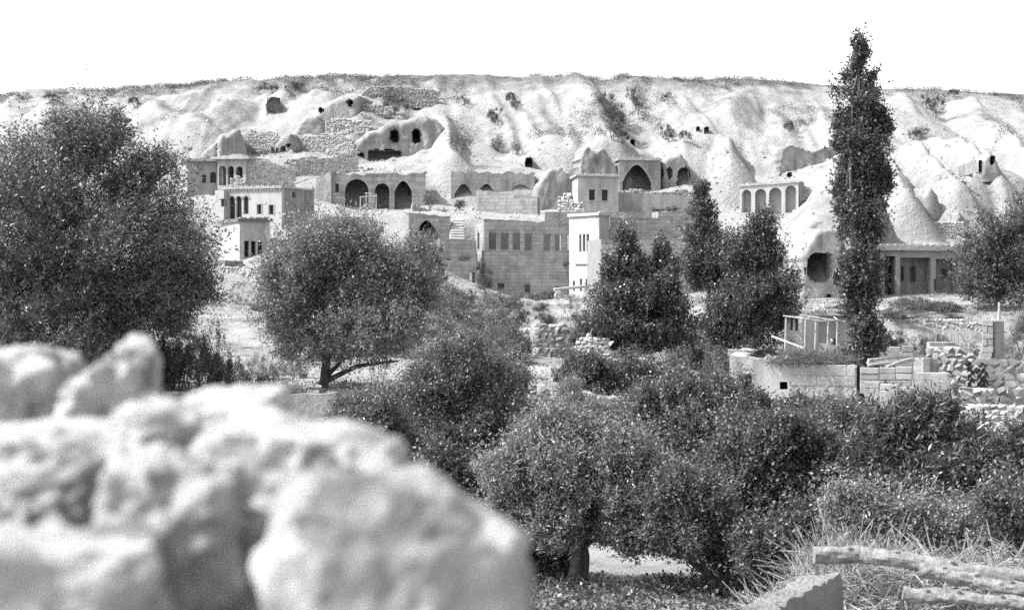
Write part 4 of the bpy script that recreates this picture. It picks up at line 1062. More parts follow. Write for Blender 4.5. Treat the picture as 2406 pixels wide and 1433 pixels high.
block_thing('masonry_pillar', 'free-standing square pillar of stacked cut blocks', pk, [[(2308, 2334, 752, 766)], [(2309, 2320, 766, 783), (2320, 2334, 766, 783)], [(2308, 2334, 783, 796)], [(2308, 2319, 796, 812), (2319, 2334, 796, 812)], [(2306, 2334, 812, 828)], [(2302, 2332, 828, 838)], [(2300, 2330, 838, 870)]], cat='pillar', thick=.55)
block_thing('shaded_stub', 'dark stub of wall joining the pillar top', Pl(2350, 55.4, 18), [[(2336, 2360, 753, 782)], [(2336, 2360, 782, 840)]])
q = MB(); q.tube([P(2347, 756, 56), P(2348, 710, 56)], [.05, .045], 8); tag(q.build('wooden_post', 'pale_pole'), 'upright pale post above the masonry pillar', 'post')
for (x, r0, r1, hr) in ((2280, 848, 912, 9), (2303, 866, 912, 7), (2313, 852, 910, 5)):      # dried sunflowers
    sf = thing('dried_sunflower', 'blackened drooping sunflower stalk against the dry-stone walls', 'sunflower', P(x, r1, 49), 'dried sunflowers')
    b = MB(); b.tube([P(x, r1 + 6, 49), P(x + 2, (r0 + r1) / 2, 49), P(x + 1, r0 + 4, 49), P(x - 5, r0, 48.9), P(x - 8, r0 + 5, 48.8)], [.03, .028, .025, .02, .02], 6); b.build('stalk', 'dark_wood', sf)
    b = MB(); t0 = P(x - 8, r0 + 5, 48.8); b.tube([t0 + Vector((.05, 0, .07)), t0 + Vector((-.05, 0, -.07))], [hr * .014, hr * .012], 12); b.build('flower_head', 'dark_wood', sf)
    b = MB()
    for j in range(5):
        p0 = P(x + 1, r0 + 12 + j * 9, 49); s_ = 1 if j % 2 else -1
        b.add([p0, p0 + Vector((s_ * .1, -.03, -.02)), p0 + Vector((s_ * .14, -.04, -.22)), p0 + Vector((s_ * .04, -.02, -.16))], [(0, 1, 2, 3)])
    b.build('withered_leaf', 'dark_wood', sf)
stalks('dry_reeds', 'pale upright dry stalks along the garden behind the pillar', 'reeds', P(2238, 800, 58), (.9, .6, .0), 60, 1.3, .008, 'straw', droop=.05, up=6, seed=5, mound=False)

# ------------------------------------------------------------------ near foreground
rw = house('near_roof', 'near flat-topped wall carrying a heap of straw and logs', Pl(2075, 7.3, 0), 2075, 2700, (1490, 1490), 1800, 1.7, material='tuff_face', roof=(0, .04, 'earth_roof', 0), hb=2.6, cat='wall')
pp = [P(1700, 1452, 6.0), P(1760, 1412, 6.4), P(1830, 1378, 6.9), P(1885, 1350, 7.4)]
b = MB(); rnd = random.Random(4); N_ = 28; prev = None
for i in range(N_):
    t = i / (N_ - 1) * 3; k0 = min(2, int(t)); f = t - k0; c = pp[k0].lerp(pp[k0 + 1], f); j = [rnd.uniform(-.012, .012) for _ in range(4)]
    o_ = Vector((.20, .05, 0))
    ring = [c + Vector((-.02, 0, -4.0)), c + Vector((-.0 + j[0], 0, -.05)), c + Vector((.02 + j[1], 0, j[2])), c + o_ + Vector((j[3], 0, j[0])), c + o_ + Vector((.015, 0, -.06)), c + o_ + Vector((0, 0, -4.0))]
    b.v += [tuple(p) for p in ring]
    if prev is not None:
        for q in range(5): b.f.append((prev + q, prev + q + 1, i * 6 + q + 1, i * 6 + q))
    prev = i * 6
b.f += [(0, 1, 2, 3, 4, 5)[::-1], tuple((N_ - 1) * 6 + q for q in range(6))]
pw_ = fix_normals(b.build('parapet_wall', 'tuff', None, False)); tag(pw_, 'rough pale parapet wall with a sunlit top slanting to the straw heap', 'wall')
c_ = P(2170, 1400, 7.9); stalks('straw_heap', 'thick heap of pale dry straw and stalks under the logs', 'straw', (c_.x, c_.y, c_.z - .22), (.95, .75, .42), 5200, .3, .0034, 'straw', seed=8, up=.5)
c_ = P(2380, 1390, 7.9); stalks('straw_heap', 'loose straw spreading behind the logs at the wall end', 'straw', (c_.x, c_.y, c_.z - .22), (.7, .8, .42), 3000, .3, .0034, 'straw', seed=9, up=.5)
c_ = P(1990, 1330, 8.3); stalks('straw_heap', 'wispy upright stalks above the end of the long log', 'straw', (c_.x, c_.y, c_.z - .1), (.32, .4, .18), 800, .34, .003, 'straw', seed=10, up=1.2)
def log(label, pts, rad, seed):
    P3 = [P(*p) for p in pts]; NR, NSd = 90, 18; pts2 = []
    for i in range(NR):
        t = i / (NR - 1) * (len(P3) - 1); k0 = min(len(P3) - 2, int(t)); f = t - k0
        pts2.append(P3[k0].lerp(P3[k0 + 1], f) + Vector((0, 0, .006 * float(vn(i * .15, seed)))))
    b = MB(); b.tube(pts2, [rad * (1 - .12 * i / NR) for i in range(NR)], NSd)
    for i in range(NR):
        for j in range(NSd):
            k = i * NSd + j; c = pts2[i]; an = 2 * math.pi * j / NSd
            w = float(vn.fbm(i * .10, math.cos(an) * 1.8 + seed * 9, math.sin(an) * 1.8, 3)); g = float(vn.fbm(i * .35, math.cos(an) * 5 + seed, math.sin(an) * 5, 2))
            b.v[k] = tuple(c + (Vector(b.v[k]) - c) * (1 + .16 * w + (.09 if g > .1 else 0)))
    for e in (0.18, .45, .7):                         # stubs of lopped branches
        c = pts2[int(e * NR)]; b.tube([c, c + Vector((.01, -rad * .8, rad * 1.15))], [rad * .35, rad * .28], 7)
    return tag(b.build('log', 'log_bark', None, False), label, 'log')
log('long bent log with flaking bark lying across the straw', [(1912, 1304, 7.6), (2020, 1302, 7.6), (2120, 1314, 7.5), (2260, 1340, 7.4), (2480, 1362, 7.3)], .042, 1)
log('smooth paler log lying below the long bent one', [(2160, 1338, 7.3), (2300, 1366, 7.2), (2480, 1402, 7.1)], .036, 2)
log('lowest peeled log at the front of the straw heap', [(2122, 1394, 7.0), (2260, 1404, 6.95), (2480, 1424, 6.9)], .032, 3)
# boulders of the wall right before the camera
b = MB(); b.hexa([(-.78, .66, -2.0), (-.035, .66, -2.0), (-.035, 1.34, -2.0), (-.78, 1.34, -2.0), (-.78, .66, CZ - .25), (-.035, .66, CZ - .25), (-.035, 1.34, CZ - .235), (-.78, 1.34, CZ - .235)])
tag(b.build('near_wall', 'boulder'), 'rubble wall directly below the foreground boulders', 'wall')
def boulder(label, px, row, rx, ry, Y, seed, amp=.22, dep=1.0, freq=1.3, rot=0.0, boxy=.7):
    s = Y / F; c = P(px, row, Y)
    o = blob('boulder', label, 'boulder', c, (rx * s, max(rx, ry) * s * dep, ry * s), 'boulder', amp, freq, 6, seed, boxy=boxy)
    o.rotation_euler[1] = rot
    return o
boulder('rounded pale boulder at the far left of the near wall', 10, 1010, 190, 178, 1.25, 1, .22)
boulder('peaked dark stone wedged between the pale boulders', 275, 985, 115, 140, 1.15, 2, .36, .8, 1.1, .6)
boulder('wide flat-topped stone in the middle of the near wall', 150, 1120, 250, 128, 1.02, 3, .22, .8)
boulder('tilted grey stone behind the overhanging one', 480, 1070, 180, 130, 1.08, 4, .28, .8, 1.5, -.1)
boulder('large overhanging stone with a shaded front', 700, 1190, 235, 190, 1.0, 5, .26, .7, 1.15, .2)
boulder('big bright rounded boulder at the right end of the near wall', 925, 1425, 310, 285, .84, 6, .2, .7, 1.1, .25, .35)
boulder('upright pitted stone at the centre of the near wall', 410, 1250, 165, 190, .90, 7, .28, .7, 1.6)
boulder('bright low stone at the bottom left of the near wall', 110, 1420, 280, 170, .82, 8, .22, .7)
boulder('dark hollow stone under the flat-topped one', 50, 1240, 150, 110, .97, 9, .32, .8)
boulder('shadowed stone filling the gap below the overhang', 590, 1370, 170, 170, .93, 10, .28, .8)

# ------------------------------------------------------------------ trees, shrubs and ground cover
LEAVES = [0]
def crown_arrays(lobes, n, sprig, per, ll, lw, up=.6, out=1.0, seed=0, gap=.12, gfreq=.9, lump=.28, shell=.5, jit=.5, clump=.72, shoots=.13):
    """lobes: (x,y,z,rx,ry,rz) -> leaf quads (V, Q)"""
    r = np.random.default_rng(seed)
    Lb = np.array(lobes, float)
    w = (Lb[:, 3] * Lb[:, 5]) ** 0.9; w /= w.sum()
    k = r.choice(len(Lb), n, p=w)
    d = r.normal(size=(n, 3)); d /= np.linalg.norm(d, axis=1)[:, None]
    mult = 1 + lump * vn.fbm(d[:, 0] * 2.3 + k * 5.1 + seed, d[:, 1] * 2.3 + k * 2.7, d[:, 2] * 2.3, 3)
    rad = shell + (1 - shell) * r.random(n) ** .55
    rad = np.where(r.random(n) < .10, rad * (1 + .16 * r.random(n)), rad)
    p = Lb[k, :3] + d * (rad * mult)[:, None] * Lb[k, 3:]
    nc = max(12, n // 55)                        # most sprigs gather in clumps round branch ends
    cl = r.integers(0, nc, n); csz = Lb[k[:nc], 3:].min(1) * (.16 + .2 * r.random(nc))
    q = p[cl] + r.normal(size=(n, 3)) * csz[cl][:, None] * np.array([1, 1, .8])
    m_ = r.random(n) < clump
    p = np.where(m_[:, None], q, p); d = np.where(m_[:, None], d[cl] * .7 + d * .3 + .6 * (q - p[cl]), d)
    keep = vn.fbm(p[:, 0] * gfreq + seed, p[:, 1] * gfreq, p[:, 2] * gfreq, 3) > -1 + gap * 4
    p, d = p[keep], d[keep]; n = len(p)
    s = d * out + np.array([0, 0, up]) + jit * r.normal(size=(n, 3)); s /= np.linalg.norm(s, axis=1)[:, None]
    ln = sprig * (.5 + r.random(n))
    sh = r.random(n) < shoots                    # long shoots that stand out of the crown
    ln = np.where(sh, ln * 1.9, ln); s = np.where(sh[:, None], s * .6 + np.array([0, 0, .8]), s); s /= np.linalg.norm(s, axis=1)[:, None]
    p = p + np.where(sh, .3, 0)[:, None] * s * ln[:, None]
    V = []
    for j in range(per):
        t = (j + .5) / per - .5
        base = p + s * (ln * t)[:, None] + r.normal(size=(n, 3)) * sprig * .06
        side = np.cross(s, r.normal(size=(n, 3))); side /= np.linalg.norm(side, axis=1)[:, None] + 1e-9
        ld = s * .55 + side * .8 + r.normal(size=(n, 3)) * .15; ld /= np.linalg.norm(ld, axis=1)[:, None]
        wv = np.cross(ld, r.normal(size=(n, 3))); wv /= np.linalg.norm(wv, axis=1)[:, None] + 1e-9
        sc = (.6 + .8 * r.random(n))[:, None]
        V.append(np.stack([base, base + ld * ll * .45 * sc + wv * lw * .5 * sc, base + ld * ll * sc, base + ld * ll * .45 * sc - wv * lw * .5 * sc], 1))
    V = np.concatenate(V, 0).reshape(-1, 3)
    return V, np.arange(len(V)).reshape(-1, 4), p

def limb(b, p0, p1, r0, r1, bend=.12, seed=0, n=6, sides=6):
    rr = random.Random(seed); p0, p1 = Vector(p0), Vector(p1); L = (p1 - p0).length
    m = (p0 + p1) / 2 + Vector((rr.uniform(-1, 1), rr.uniform(-1, 1), rr.uniform(-.2, .6))) * L * bend
    pts = []; rad = []
    for i in range(n + 1):
        t = i / n; q = p0 * (1 - t) ** 2 + m * 2 * t * (1 - t) + p1 * t * t
        pts.append(q + Vector((rr.gauss(0, 1), rr.gauss(0, 1), 0)) * L * .008); rad.append(r0 + (r1 - r0) * t)
    b.tube(pts, rad, sides, True)
    return pts

def tree(name, label, cat, base, lobes_px, Y, n, sprig, per, ll, lw, leaf='leaf_mid', trunk=.16, stems=1, group=None, seed=0, bark='bark', depth=1.0, fork=.35, twigs=26, **kw):
    """lobes_px: (cx, row, rx, ry[, dY]) in photo points at distance Y; base = (px, Y) or (px, row, Y)"""
    s = Y / F
    bp = Vector(((base[0] - CX) / F * Y, Y, 0)); bp.z = ground(bp.x, bp.y) if len(base) == 1 else P(base[0], base[1], Y).z
    root = thing(name, label, cat, bp, group)
    lobes = []
    for i, q in enumerate(lobes_px):
        dy = q[4] if len(q) > 4 else ((i * 37) % 5 - 2) * .16 * q[2] * s
        c = P(q[0], q[1], Y) + Vector((0, dy, 0))
        lobes.append((c.x - bp.x, c.y - bp.y, c.z - bp.z, q[2] * s, q[2] * s * depth, q[3] * s))
    V, Q, pts = crown_arrays(lobes, n, sprig, per, ll, lw, seed=seed, **kw)
    LEAVES[0] += len(Q); me = fast_mesh('crown', V, Q, leaf)
    o = bpy.data.objects.new('crown', me); C.objects.link(o); o.parent = root
    b = MB(); rr = random.Random(seed + 5)
    for k in range(stems):
        o_ = Vector((rr.uniform(-1, 1), rr.uniform(-1, 1), 0)) * (trunk * 1.6 if stems > 1 else 0)
        ls = lobes if stems == 1 else [lobes[j] for j in range(k, len(lobes), stems)] or [lobes[k % len(lobes)]]
        top = Vector((sum(l[0] for l in ls) / len(ls), sum(l[1] for l in ls) / len(ls), sum(l[2] for l in ls) / len(ls)))
        fk = o_.lerp(top, fork) + Vector((0, 0, .05)); fk.x = o_.x + (fk.x - o_.x) * .6; fk.y = o_.y + (fk.y - o_.y) * .6
        limb(b, o_ - Vector((0, 0, .25)), fk, trunk, trunk * .72, .06, seed + k, 6, 8)
        for j, l in enumerate(ls):
            c = Vector(l[:3]); limb(b, fk - (fk - o_) * .05, c, trunk * .5, trunk * .16, .14, seed + k * 9 + j)
            for t in range(max(2, twigs // len(lobes))):
                d = Vector((rr.gauss(0, 1), rr.gauss(0, 1), rr.gauss(.4, .8))).normalized()
                limb(b, fk.lerp(c, rr.uniform(.5, 1)), c + Vector((d.x * l[3], d.y * l[4], d.z * l[5])) * rr.uniform(.8, 1.12), trunk * .16, trunk * .05, .1, seed + t * 31 + j, 4, 4)
    for v in range(len(b.v)): b.v[v] = tuple(Vector(b.v[v]) + bp)
    b.build('trunk', bark, root, True)
    return root

# big willow with fanning stems
wl = tree('willow_tree', 'large many-stemmed willow with dense foliage behind the near boulders', 'tree', (200, 905), [(190, 330, 85, 80), (150, 430, 170, 130), (330, 460, 130, 110), (40, 520, 190, 170), (270, 600, 220, 170), (420, 600, 90, 130), (-90, 600, 190, 240), (110, 700, 220, 120), (110, 780, 230, 80), (330, 750, 120, 60), (430, 690, 85, 60), (340, 680, 120, 80), (250, 300, 40, 40), (360, 390, 60, 50)],
     42, 28000, .42, 9, .11, .034, 'leaf_mid', trunk=.10, stems=9, seed=21, gap=.10, lump=.3, up=.9, fork=.5, bark='bark_pale', shell=.45)
# round grey-leaved tree
tree('oleaster_tree', 'round grey-leaved tree with a low limb stretching to the right', 'tree', (755, 918), [(730, 600, 95, 80), (850, 590, 90, 70), (790, 660, 140, 100), (690, 700, 85, 90), (900, 680, 110, 100), (860, 770, 130, 80), (740, 780, 110, 70), (965, 640, 50, 80), (660, 640, 45, 60), (950, 740, 70, 80), (800, 550, 60, 40)],
     46, 22000, .36, 9, .095, .03, 'leaf_pale', trunk=.17, seed=22, gap=.09, up=.5, lump=.3, fork=.32)
b = MB(); bp = ROOTLOC['oleaster_tree']
limb(b, bp + Vector((.05, 0, .25)), P(845, 858, 46), .10, .07, .05, 3); limb(b, P(843, 859, 46), P(935, 848, 45.6), .07, .03, .05, 4); limb(b, bp + Vector((.05, 0, .3)), P(810, 840, 46), .09, .05, .04, 5)
b.build('limb', 'bark', bpy.data.objects['oleaster_tree'], True)
# tall poplar
def poplar(label, base, spine, Y, n, seed, leaf='leaf_dark', ll=.075, lw=.062, trunk=.16):
    return tree('poplar_tree', label, 'tree', base, spine, Y, int(n * 1.5), .34, 8, ll * 1.1, lw * 1.1, leaf, trunk=trunk, seed=seed, gap=.13, gfreq=1.6, up=1.3, out=.6, lump=.3, bark='bark', fork=.6, shell=.25, twigs=26, clump=.45, shoots=.12)
sp_ = []
for (r, x, w) in ((130, 2020, 17), (160, 2018, 24), (185, 2018, 34), (225, 2018, 46), (275, 2022, 48), (330, 2025, 60), (385, 2028, 62), (440, 2028, 58), (495, 2026, 56), (550, 2030, 52), (605, 2030, 48), (660, 2024, 44), (715, 2026, 40), (770, 2032, 36), (825, 2030, 34), (875, 2032, 30)):
    sp_.append((x + (r * 7 % 11 - 5), r, w, 44))
sp_ += [(1985, 300, 24, 40), (2070, 290, 22, 40), (2068, 420, 24, 45), (1978, 450, 20, 30), (2052, 790, 26, 34)]
tp = poplar('tall slender poplar rising far above the skyline', (2035, 985), sp_, 50, 8200, 31)
b = MB(); bp = ROOTLOC[tp.name]; b.tube([bp - Vector((0, 0, .3)), P(2034, 860, 50), P(2030, 700, 50), P(2026, 500, 50), P(2022, 300, 50), P(2018, 140, 50)], [.15, .12, .09, .06, .035, .012], 9); b.build('stem', 'bark_pale', tp, True)
t4 = poplar('young poplar with a pointed top and bare pale lower stem', (1668, 812), [(1648, 455, 16, 32), (1652, 500, 34, 40), (1655, 550, 46, 50), (1672, 600, 60, 55), (1640, 620, 40, 50), (1700, 640, 46, 50), (1668, 650, 60, 40)], 66, 4200, 32, trunk=.11)
b = MB(); bp = ROOTLOC[t4.name]; b.tube([bp, P(1666, 700, 66), P(1655, 520, 66)], [.10, .08, .03], 8); b.build('stem', 'bark_pale', t4, True)
poplar('broad young poplar leaning over the yard with the pergola', (1770, 830), [(1790, 535, 40, 40), (1740, 590, 50, 50), (1800, 600, 52, 55), (1830, 660, 52, 50), (1770, 670, 70, 55), (1720, 720, 70, 55), (1820, 730, 60, 45), (1770, 780, 80, 45), (1690, 780, 60, 50)], 63, 6200, 33, trunk=.14)
poplar('bushy young poplar with several tops before the plain house', (1505, 850), [(1470, 570, 26, 38), (1480, 620, 45, 45), (1555, 600, 26, 38), (1545, 650, 50, 45), (1432, 640, 20, 36), (1440, 700, 46, 45), (1500, 700, 70, 50), (1570, 720, 50, 50), (1420, 770, 60, 50), (1510, 780, 100, 55), (1590, 780, 50, 50)], 60, 7000, 34, trunk=.14)
tree('walnut_tree', 'dense rounded walnut tree beside the pillared house', 'tree', (2340, 752), [(2310, 560, 46, 50), (2360, 530, 50, 50), (2330, 620, 70, 60), (2395, 590, 60, 80), (2300, 660, 46, 50), (2360, 690, 70, 50), (2420, 660, 50, 70), (2430, 520, 50, 60)], 88, 6500, .5, 8, .15, .06, 'leaf_dark', trunk=.2, seed=35, gap=.08, lump=.35)
tree('dark_tree', 'dark bushy tree below the vaulted arch', 'tree', (990, 690), [(975, 585, 40, 30), (1005, 600, 34, 38), (980, 630, 46, 36), (1010, 650, 36, 30)], 108, 2600, .45, 8, .14, .05, 'leaf_dark', trunk=.12, seed=36)
tree('sapling', 'thin young tree against the corner of the roofless building', 'tree', (1140, 702), [(1132, 625, 11, 14), (1140, 650, 19, 18), (1136, 672, 15, 10)], 116, 700, .3, 7, .10, .04, 'leaf_mid', trunk=.045, seed=37)
tree('hill_tree', 'small grey tree alone on the upper slope', 'tree', (928, 268), [(925, 228, 22, 18), (938, 246, 24, 16), (912, 246, 16, 14)], hit(928, 268, 150).y - 1, 900, .5, 7, .14, .04, 'leaf_scrub', trunk=.08, seed=38)

# foreground orchard
def orchard(label, base, lobes, Y, n, leaf, seed, ll=.06, lw=.024, stems=1, trunk=.09, cat='tree', name='orchard_tree', **kw):
    kw.setdefault('gap', .10); kw.setdefault('up', .5)
    return tree(name, label, cat, base, lobes, Y, int(n * 1.7), .26, 8, ll * 1.15, lw * 1.2, leaf, trunk=trunk, stems=stems, seed=seed, lump=.32, gfreq=1.3, **kw)
orchard('tall loose orchard tree left of the dry-stone field wall', (1075, 1160), [(1090, 830, 60, 50), (1050, 880, 90, 60), (1140, 900, 80, 60), (980, 950, 90, 60), (1100, 970, 120, 70), (1030, 1030, 110, 60), (1160, 1010, 80, 60)], 36, 8500, 'leaf_mid', 41, stems=2)
orchard('orchard tree beside the overhanging near stone', (900, 1200), [(880, 980, 70, 50), (830, 1000, 60, 45), (900, 1050, 80, 60), (960, 1090, 70, 60), (900, 1130, 70, 50)], 32, 4200, 'leaf_mid', 42, stems=2)
orchard('dark orchard shrub with large leaves behind the bright boulder', (1050, 1300), [(1040, 1120, 80, 55), (1110, 1180, 80, 60), (1000, 1160, 60, 50), (1160, 1230, 80, 60), (1190, 1300, 70, 60), (1120, 1260, 80, 50)], 26, 4800, 'leaf_dark', 43, .075, .035)
orchard('fine-leaved orchard tree with three dark trunks', (1368, 1420), [(1300, 1000, 50, 30), (1270, 1050, 76, 42), (1380, 1030, 56, 36), (1340, 1090, 110, 60), (1210, 1110, 70, 50), (1460, 1060, 60, 46), (1500, 1120, 70, 46), (1240, 1190, 90, 46), (1400, 1170, 100, 56), (1480, 1190, 60, 40), (1300, 1230, 80, 40), (1440, 1240, 50, 34)], 24, 13500, 'leaf_pale', 44, .055, .018, stems=3, trunk=.12, fork=.45)
orchard('airy orchard tree with upright twigs before the field wall', (1340, 1150), [(1340, 930, 34, 36), (1300, 985, 50, 30), (1400, 985, 50, 30), (1250, 1000, 40, 30)], 34, 1100, 'leaf_pale', 45, .05, .015, stems=3, trunk=.05, up=1.5)
orchard('dense orchard tree below the yard with the pergola', (1640, 1230), [(1600, 905, 50, 36), (1680, 930, 50, 45), (1560, 960, 80, 50), (1640, 1000, 110, 60), (1720, 1030, 70, 56), (1560, 1060, 90, 60), (1650, 1090, 120, 60)], 31, 9500, 'leaf_mid', 46, stems=2)
orchard('dark glossy orchard tree left of the long-leaved one', (1800, 1390), [(1830, 1020, 60, 40), (1780, 1060, 90, 50), (1890, 1050, 70, 50), (1740, 1120, 90, 70), (1850, 1130, 100, 70), (1920, 1110, 70, 60), (1790, 1210, 110, 60), (1880, 1220, 70, 60)], 25, 11500, 'leaf_dark', 47, .055, .028, trunk=.11)
orchard('orchard tree with a slanting trunk above the bean plants', (1700, 1440), [(1620, 1160, 90, 60), (1540, 1180, 90, 60), (1680, 1220, 100, 60), (1590, 1250, 100, 50), (1760, 1290, 100, 50), (1500, 1240, 70, 45)], 23.5, 8500, 'leaf_mid', 48, .05, .022, stems=2)
orchard('peach tree with long drooping leaves', (2180, 1330), [(2110, 985, 50, 32), (2185, 970, 55, 34), (2150, 1030, 100, 50), (2240, 1040, 70, 46), (2080, 1070, 80, 50), (2200, 1100, 130, 60), (2290, 1110, 76, 46), (2110, 1130, 90, 50), (2240, 1160, 110, 50)], 26, 8500, 'leaf_dark', 49, .11, .027, up=-.5, trunk=.1)
orchard('peach branches reaching in at the right edge', (2420, 1330), [(2410, 1035, 40, 26), (2370, 1070, 46, 32), (2420, 1090, 60, 50), (2380, 1130, 50, 40), (2440, 1180, 70, 60)], 25, 2600, 'leaf_dark', 50, .11, .027, up=-.5)
orchard('sunlit weedy shrub between the straw heap and the peach tree', (2060, 1370), [(1990, 1200, 60, 50), (2060, 1220, 80, 50), (2140, 1230, 90, 45), (2230, 1240, 100, 45), (2330, 1240, 90, 50), (2020, 1260, 70, 40)], 21, 6200, 'leaf_pale', 51, .05, .02, trunk=.05, name='weedy_shrub', cat='shrub')
orchard('weedy shrub at the right edge behind the logs', (2400, 1350), [(2400, 1190, 60, 50), (2340, 1200, 50, 50), (2430, 1250, 60, 50)], 20, 2400, 'leaf_mid', 52, .05, .02, trunk=.05, name='weedy_shrub', cat='shrub')
orchard('shrub with upright leafy shoots beside the low house wall', (1760, 1000), [(1752, 905, 12, 24), (1785, 948, 24, 22), (1740, 965, 30, 24), (1830, 975, 46, 24), (1900, 965, 46, 26), (1960, 965, 36, 26)], 40, 1500, 'leaf_mid', 53, .09, .03, up=1.4, trunk=.05, name='shoot_shrub', cat='shrub')
orchard('dark low shrub row on the far side of the field wall', (1420, 960), [(1380, 870, 60, 35), (1460, 880, 60, 36), (1530, 900, 55, 36), (1400, 905, 70, 30), (1600, 920, 50, 35)], 50, 3600, 'leaf_dark', 54, .08, .034, trunk=.06, name='dark_shrub', cat='shrub')
orchard('dense low orchard thicket beside the three dark trunks', (1240, 1400), [(1190, 1250, 60, 50), (1250, 1280, 70, 50), (1210, 1340, 60, 50), (1270, 1350, 50, 40)], 24.5, 3600, 'leaf_dark', 58, .06, .028, stems=2, trunk=.05, cat='shrub', name='thicket')
orchard('dark thicket against the parapet wall', (1830, 1400), [(1790, 1300, 60, 40), (1850, 1290, 60, 45), (1900, 1250, 60, 50), (1830, 1340, 50, 30)], 22.5, 3600, 'leaf_dark', 59, .055, .028, stems=2, trunk=.05, cat='shrub', name='thicket')
orchard('leafy orchard tree in front of the ruined wall', (1230, 1080), [(1190, 890, 46, 36), (1170, 930, 50, 40), (1190, 990, 60, 40), (1250, 1020, 60, 34)], 40, 3000, 'leaf_mid', 55, .07, .026, stems=2)
orchard('dark spreading orchard tree before the low house', (1560, 1000), [(1600, 960, 50, 32), (1500, 1000, 60, 34), (1560, 1015, 70, 34), (1670, 975, 46, 32)], 38, 3000, 'leaf_dark', 56, .075, .03, stems=2)
orchard('weedy tree between the low house and the peach tree', (1960, 1120), [(1900, 995, 50, 32), (1970, 985, 50, 34), (2030, 1000, 46, 40), (1950, 1040, 80, 46), (2030, 1050, 60, 45)], 33, 4200, 'leaf_mid', 57, .065, .026, stems=2)

# shrubs made from a few shared shapes
def proto(n, sprig, per, ll, lw, leaf, seed, **kw):
    r = random.Random(seed); lobes = [(r.uniform(-.45, .45), r.uniform(-.4, .4), r.uniform(.35, .75), r.uniform(.4, .6), r.uniform(.4, .6), r.uniform(.25, .4)) for _ in range(6)]
    V, Q, p = crown_arrays(lobes, n, sprig, per, ll, lw, seed=seed, **kw)
    return fast_mesh('foliage', V, Q, leaf)
PR = {'dark': [proto(900, .16, 8, .055, .024, 'leaf_dark', 60 + i) for i in range(3)], 'mid': [proto(900, .16, 8, .055, .022, 'leaf_mid', 70 + i) for i in range(3)],
      'pale': [proto(800, .2, 8, .055, .016, 'leaf_pale', 80 + i) for i in range(2)], 'scrub': [proto(420, .2, 6, .07, .03, 'leaf_scrub', 90 + i) for i in range(3)], 'twiggy': [proto(260, .5, 7, .07, .03, 'leaf_dark', 95 + i, up=1.6) for i in range(2)]}
def stem_mesh():
    b = MB()
    for i in range(4): limb(b, (0, 0, -.3), (random.uniform(-.4, .4), random.uniform(-.4, .4), .55), .03, .012, .1, i, 4, 5)
    me = bpy.data.meshes.new('stem'); me.from_pydata(b.v, [], b.f); me.materials.append(MATS['bark']); return me
STEM = stem_mesh()
NS = [0]
LAND = [(200, 870, 44, 'the willow stems'), (480, 900, 42, 'the tall earth wall'), (750, 900, 46, 'the round grey-leaved tree'), (570, 660, 109, 'the sunlit retaining wall'), (1000, 560, 128, 'the vaulted arch'), (1075, 590, 123, 'the ashlar terrace walls'), (1180, 690, 122, 'the roofless building'),
        (1330, 690, 112, 'the wooden spout'), (1290, 800, 62, 'the ruined garden wall'), (1100, 790, 72, 'the pale garden wall'), (1480, 860, 57, 'the rough stone wall'), (1500, 800, 60, 'the bushy young poplar'), (1680, 780, 66, 'the bare-stemmed poplar'), (1880, 780, 60, 'the pergola'), (2035, 850, 50, 'the tall poplar'), (2160, 690, 104, 'the pillared house'),
        (2190, 770, 80, 'the long white-topped wall'), (2320, 790, 55, 'the masonry pillar'), (2340, 720, 88, 'the walnut tree'), (2110, 840, 52, 'the ruined enclosure'), (925, 330, 157, 'the twin-windowed rock'), (640, 245, 171, 'the round niche'), (1150, 420, 147, 'the row of low arches'), (1400, 370, 152, 'the sharp-topped rock spire'),
        (1440, 270, 172, 'the long scrubby gully'), (1600, 340, 160, 'the black doorway'), (1205, 245, 172, 'the bare middle slope'), (1880, 320, 164, 'the rock overhang'), (2190, 260, 176, 'the folded ridge by the poplar top'), (100, 235, 180, 'the low end of the crest'), (330, 250, 178, 'the crest over the willow'), (1560, 500, 129, 'the shaded wall recess'), (1340, 620, 122, 'the tower house')]
LAND = [(P(a, r, Y), n) for a, r, Y, n in LAND]
def shrub(px, row, rx, ry, Y, kind, label, group):
    """rx, ry half extents in photo points; foot stands on the terrain"""
    if Y is None: g = hit(px, row + ry, 110); x, Yy, z = g.x, g.y, g.z
    elif Y > 60 and Y < 119: g = hit(px, row + ry, Y * .82, Y * 1.3); x, Yy, z = g.x, g.y, g.z - .05
    else: x = (px - CX) / F * Y; Yy = Y; z = CZ + (HZ - row - ry) / F * Y; z = min(z, ground(x, Yy)) if Y < 60 else z
    s = Yy / F; NS[0] += 1
    near_ = min(LAND, key=lambda q: (q[0] - Vector((x, Yy, z))).length)[1]
    ad = {'dark': 'dark dense', 'mid': 'mid-grey leafy', 'pale': 'pale fine-leaved', 'scrub': 'low rounded', 'twiggy': 'twiggy upright'}[kind] + (' large' if rx * Yy > 3200 else ' small' if rx * Yy < 2100 else '')
    label = ad + ' shrub growing by ' + near_
    t = thing('shrub', label, 'shrub', (x, Yy, z), 'shrubs by ' + near_)
    k_ = (1.5 if kind == 'scrub' else 1.2) if Y is None else 1.0; t.scale = (k_ * rx * s / .85, k_ * rx * s / .85, k_ * ry * 2 * s / 1.05); t.rotation_euler[2] = NS[0] * 2.4
    for nm, me in (('foliage', PR[kind][NS[0] % len(PR[kind])]), ('stem', STEM)):
        o = bpy.data.objects.new(nm, me); C.objects.link(o); o.parent = t
    return t
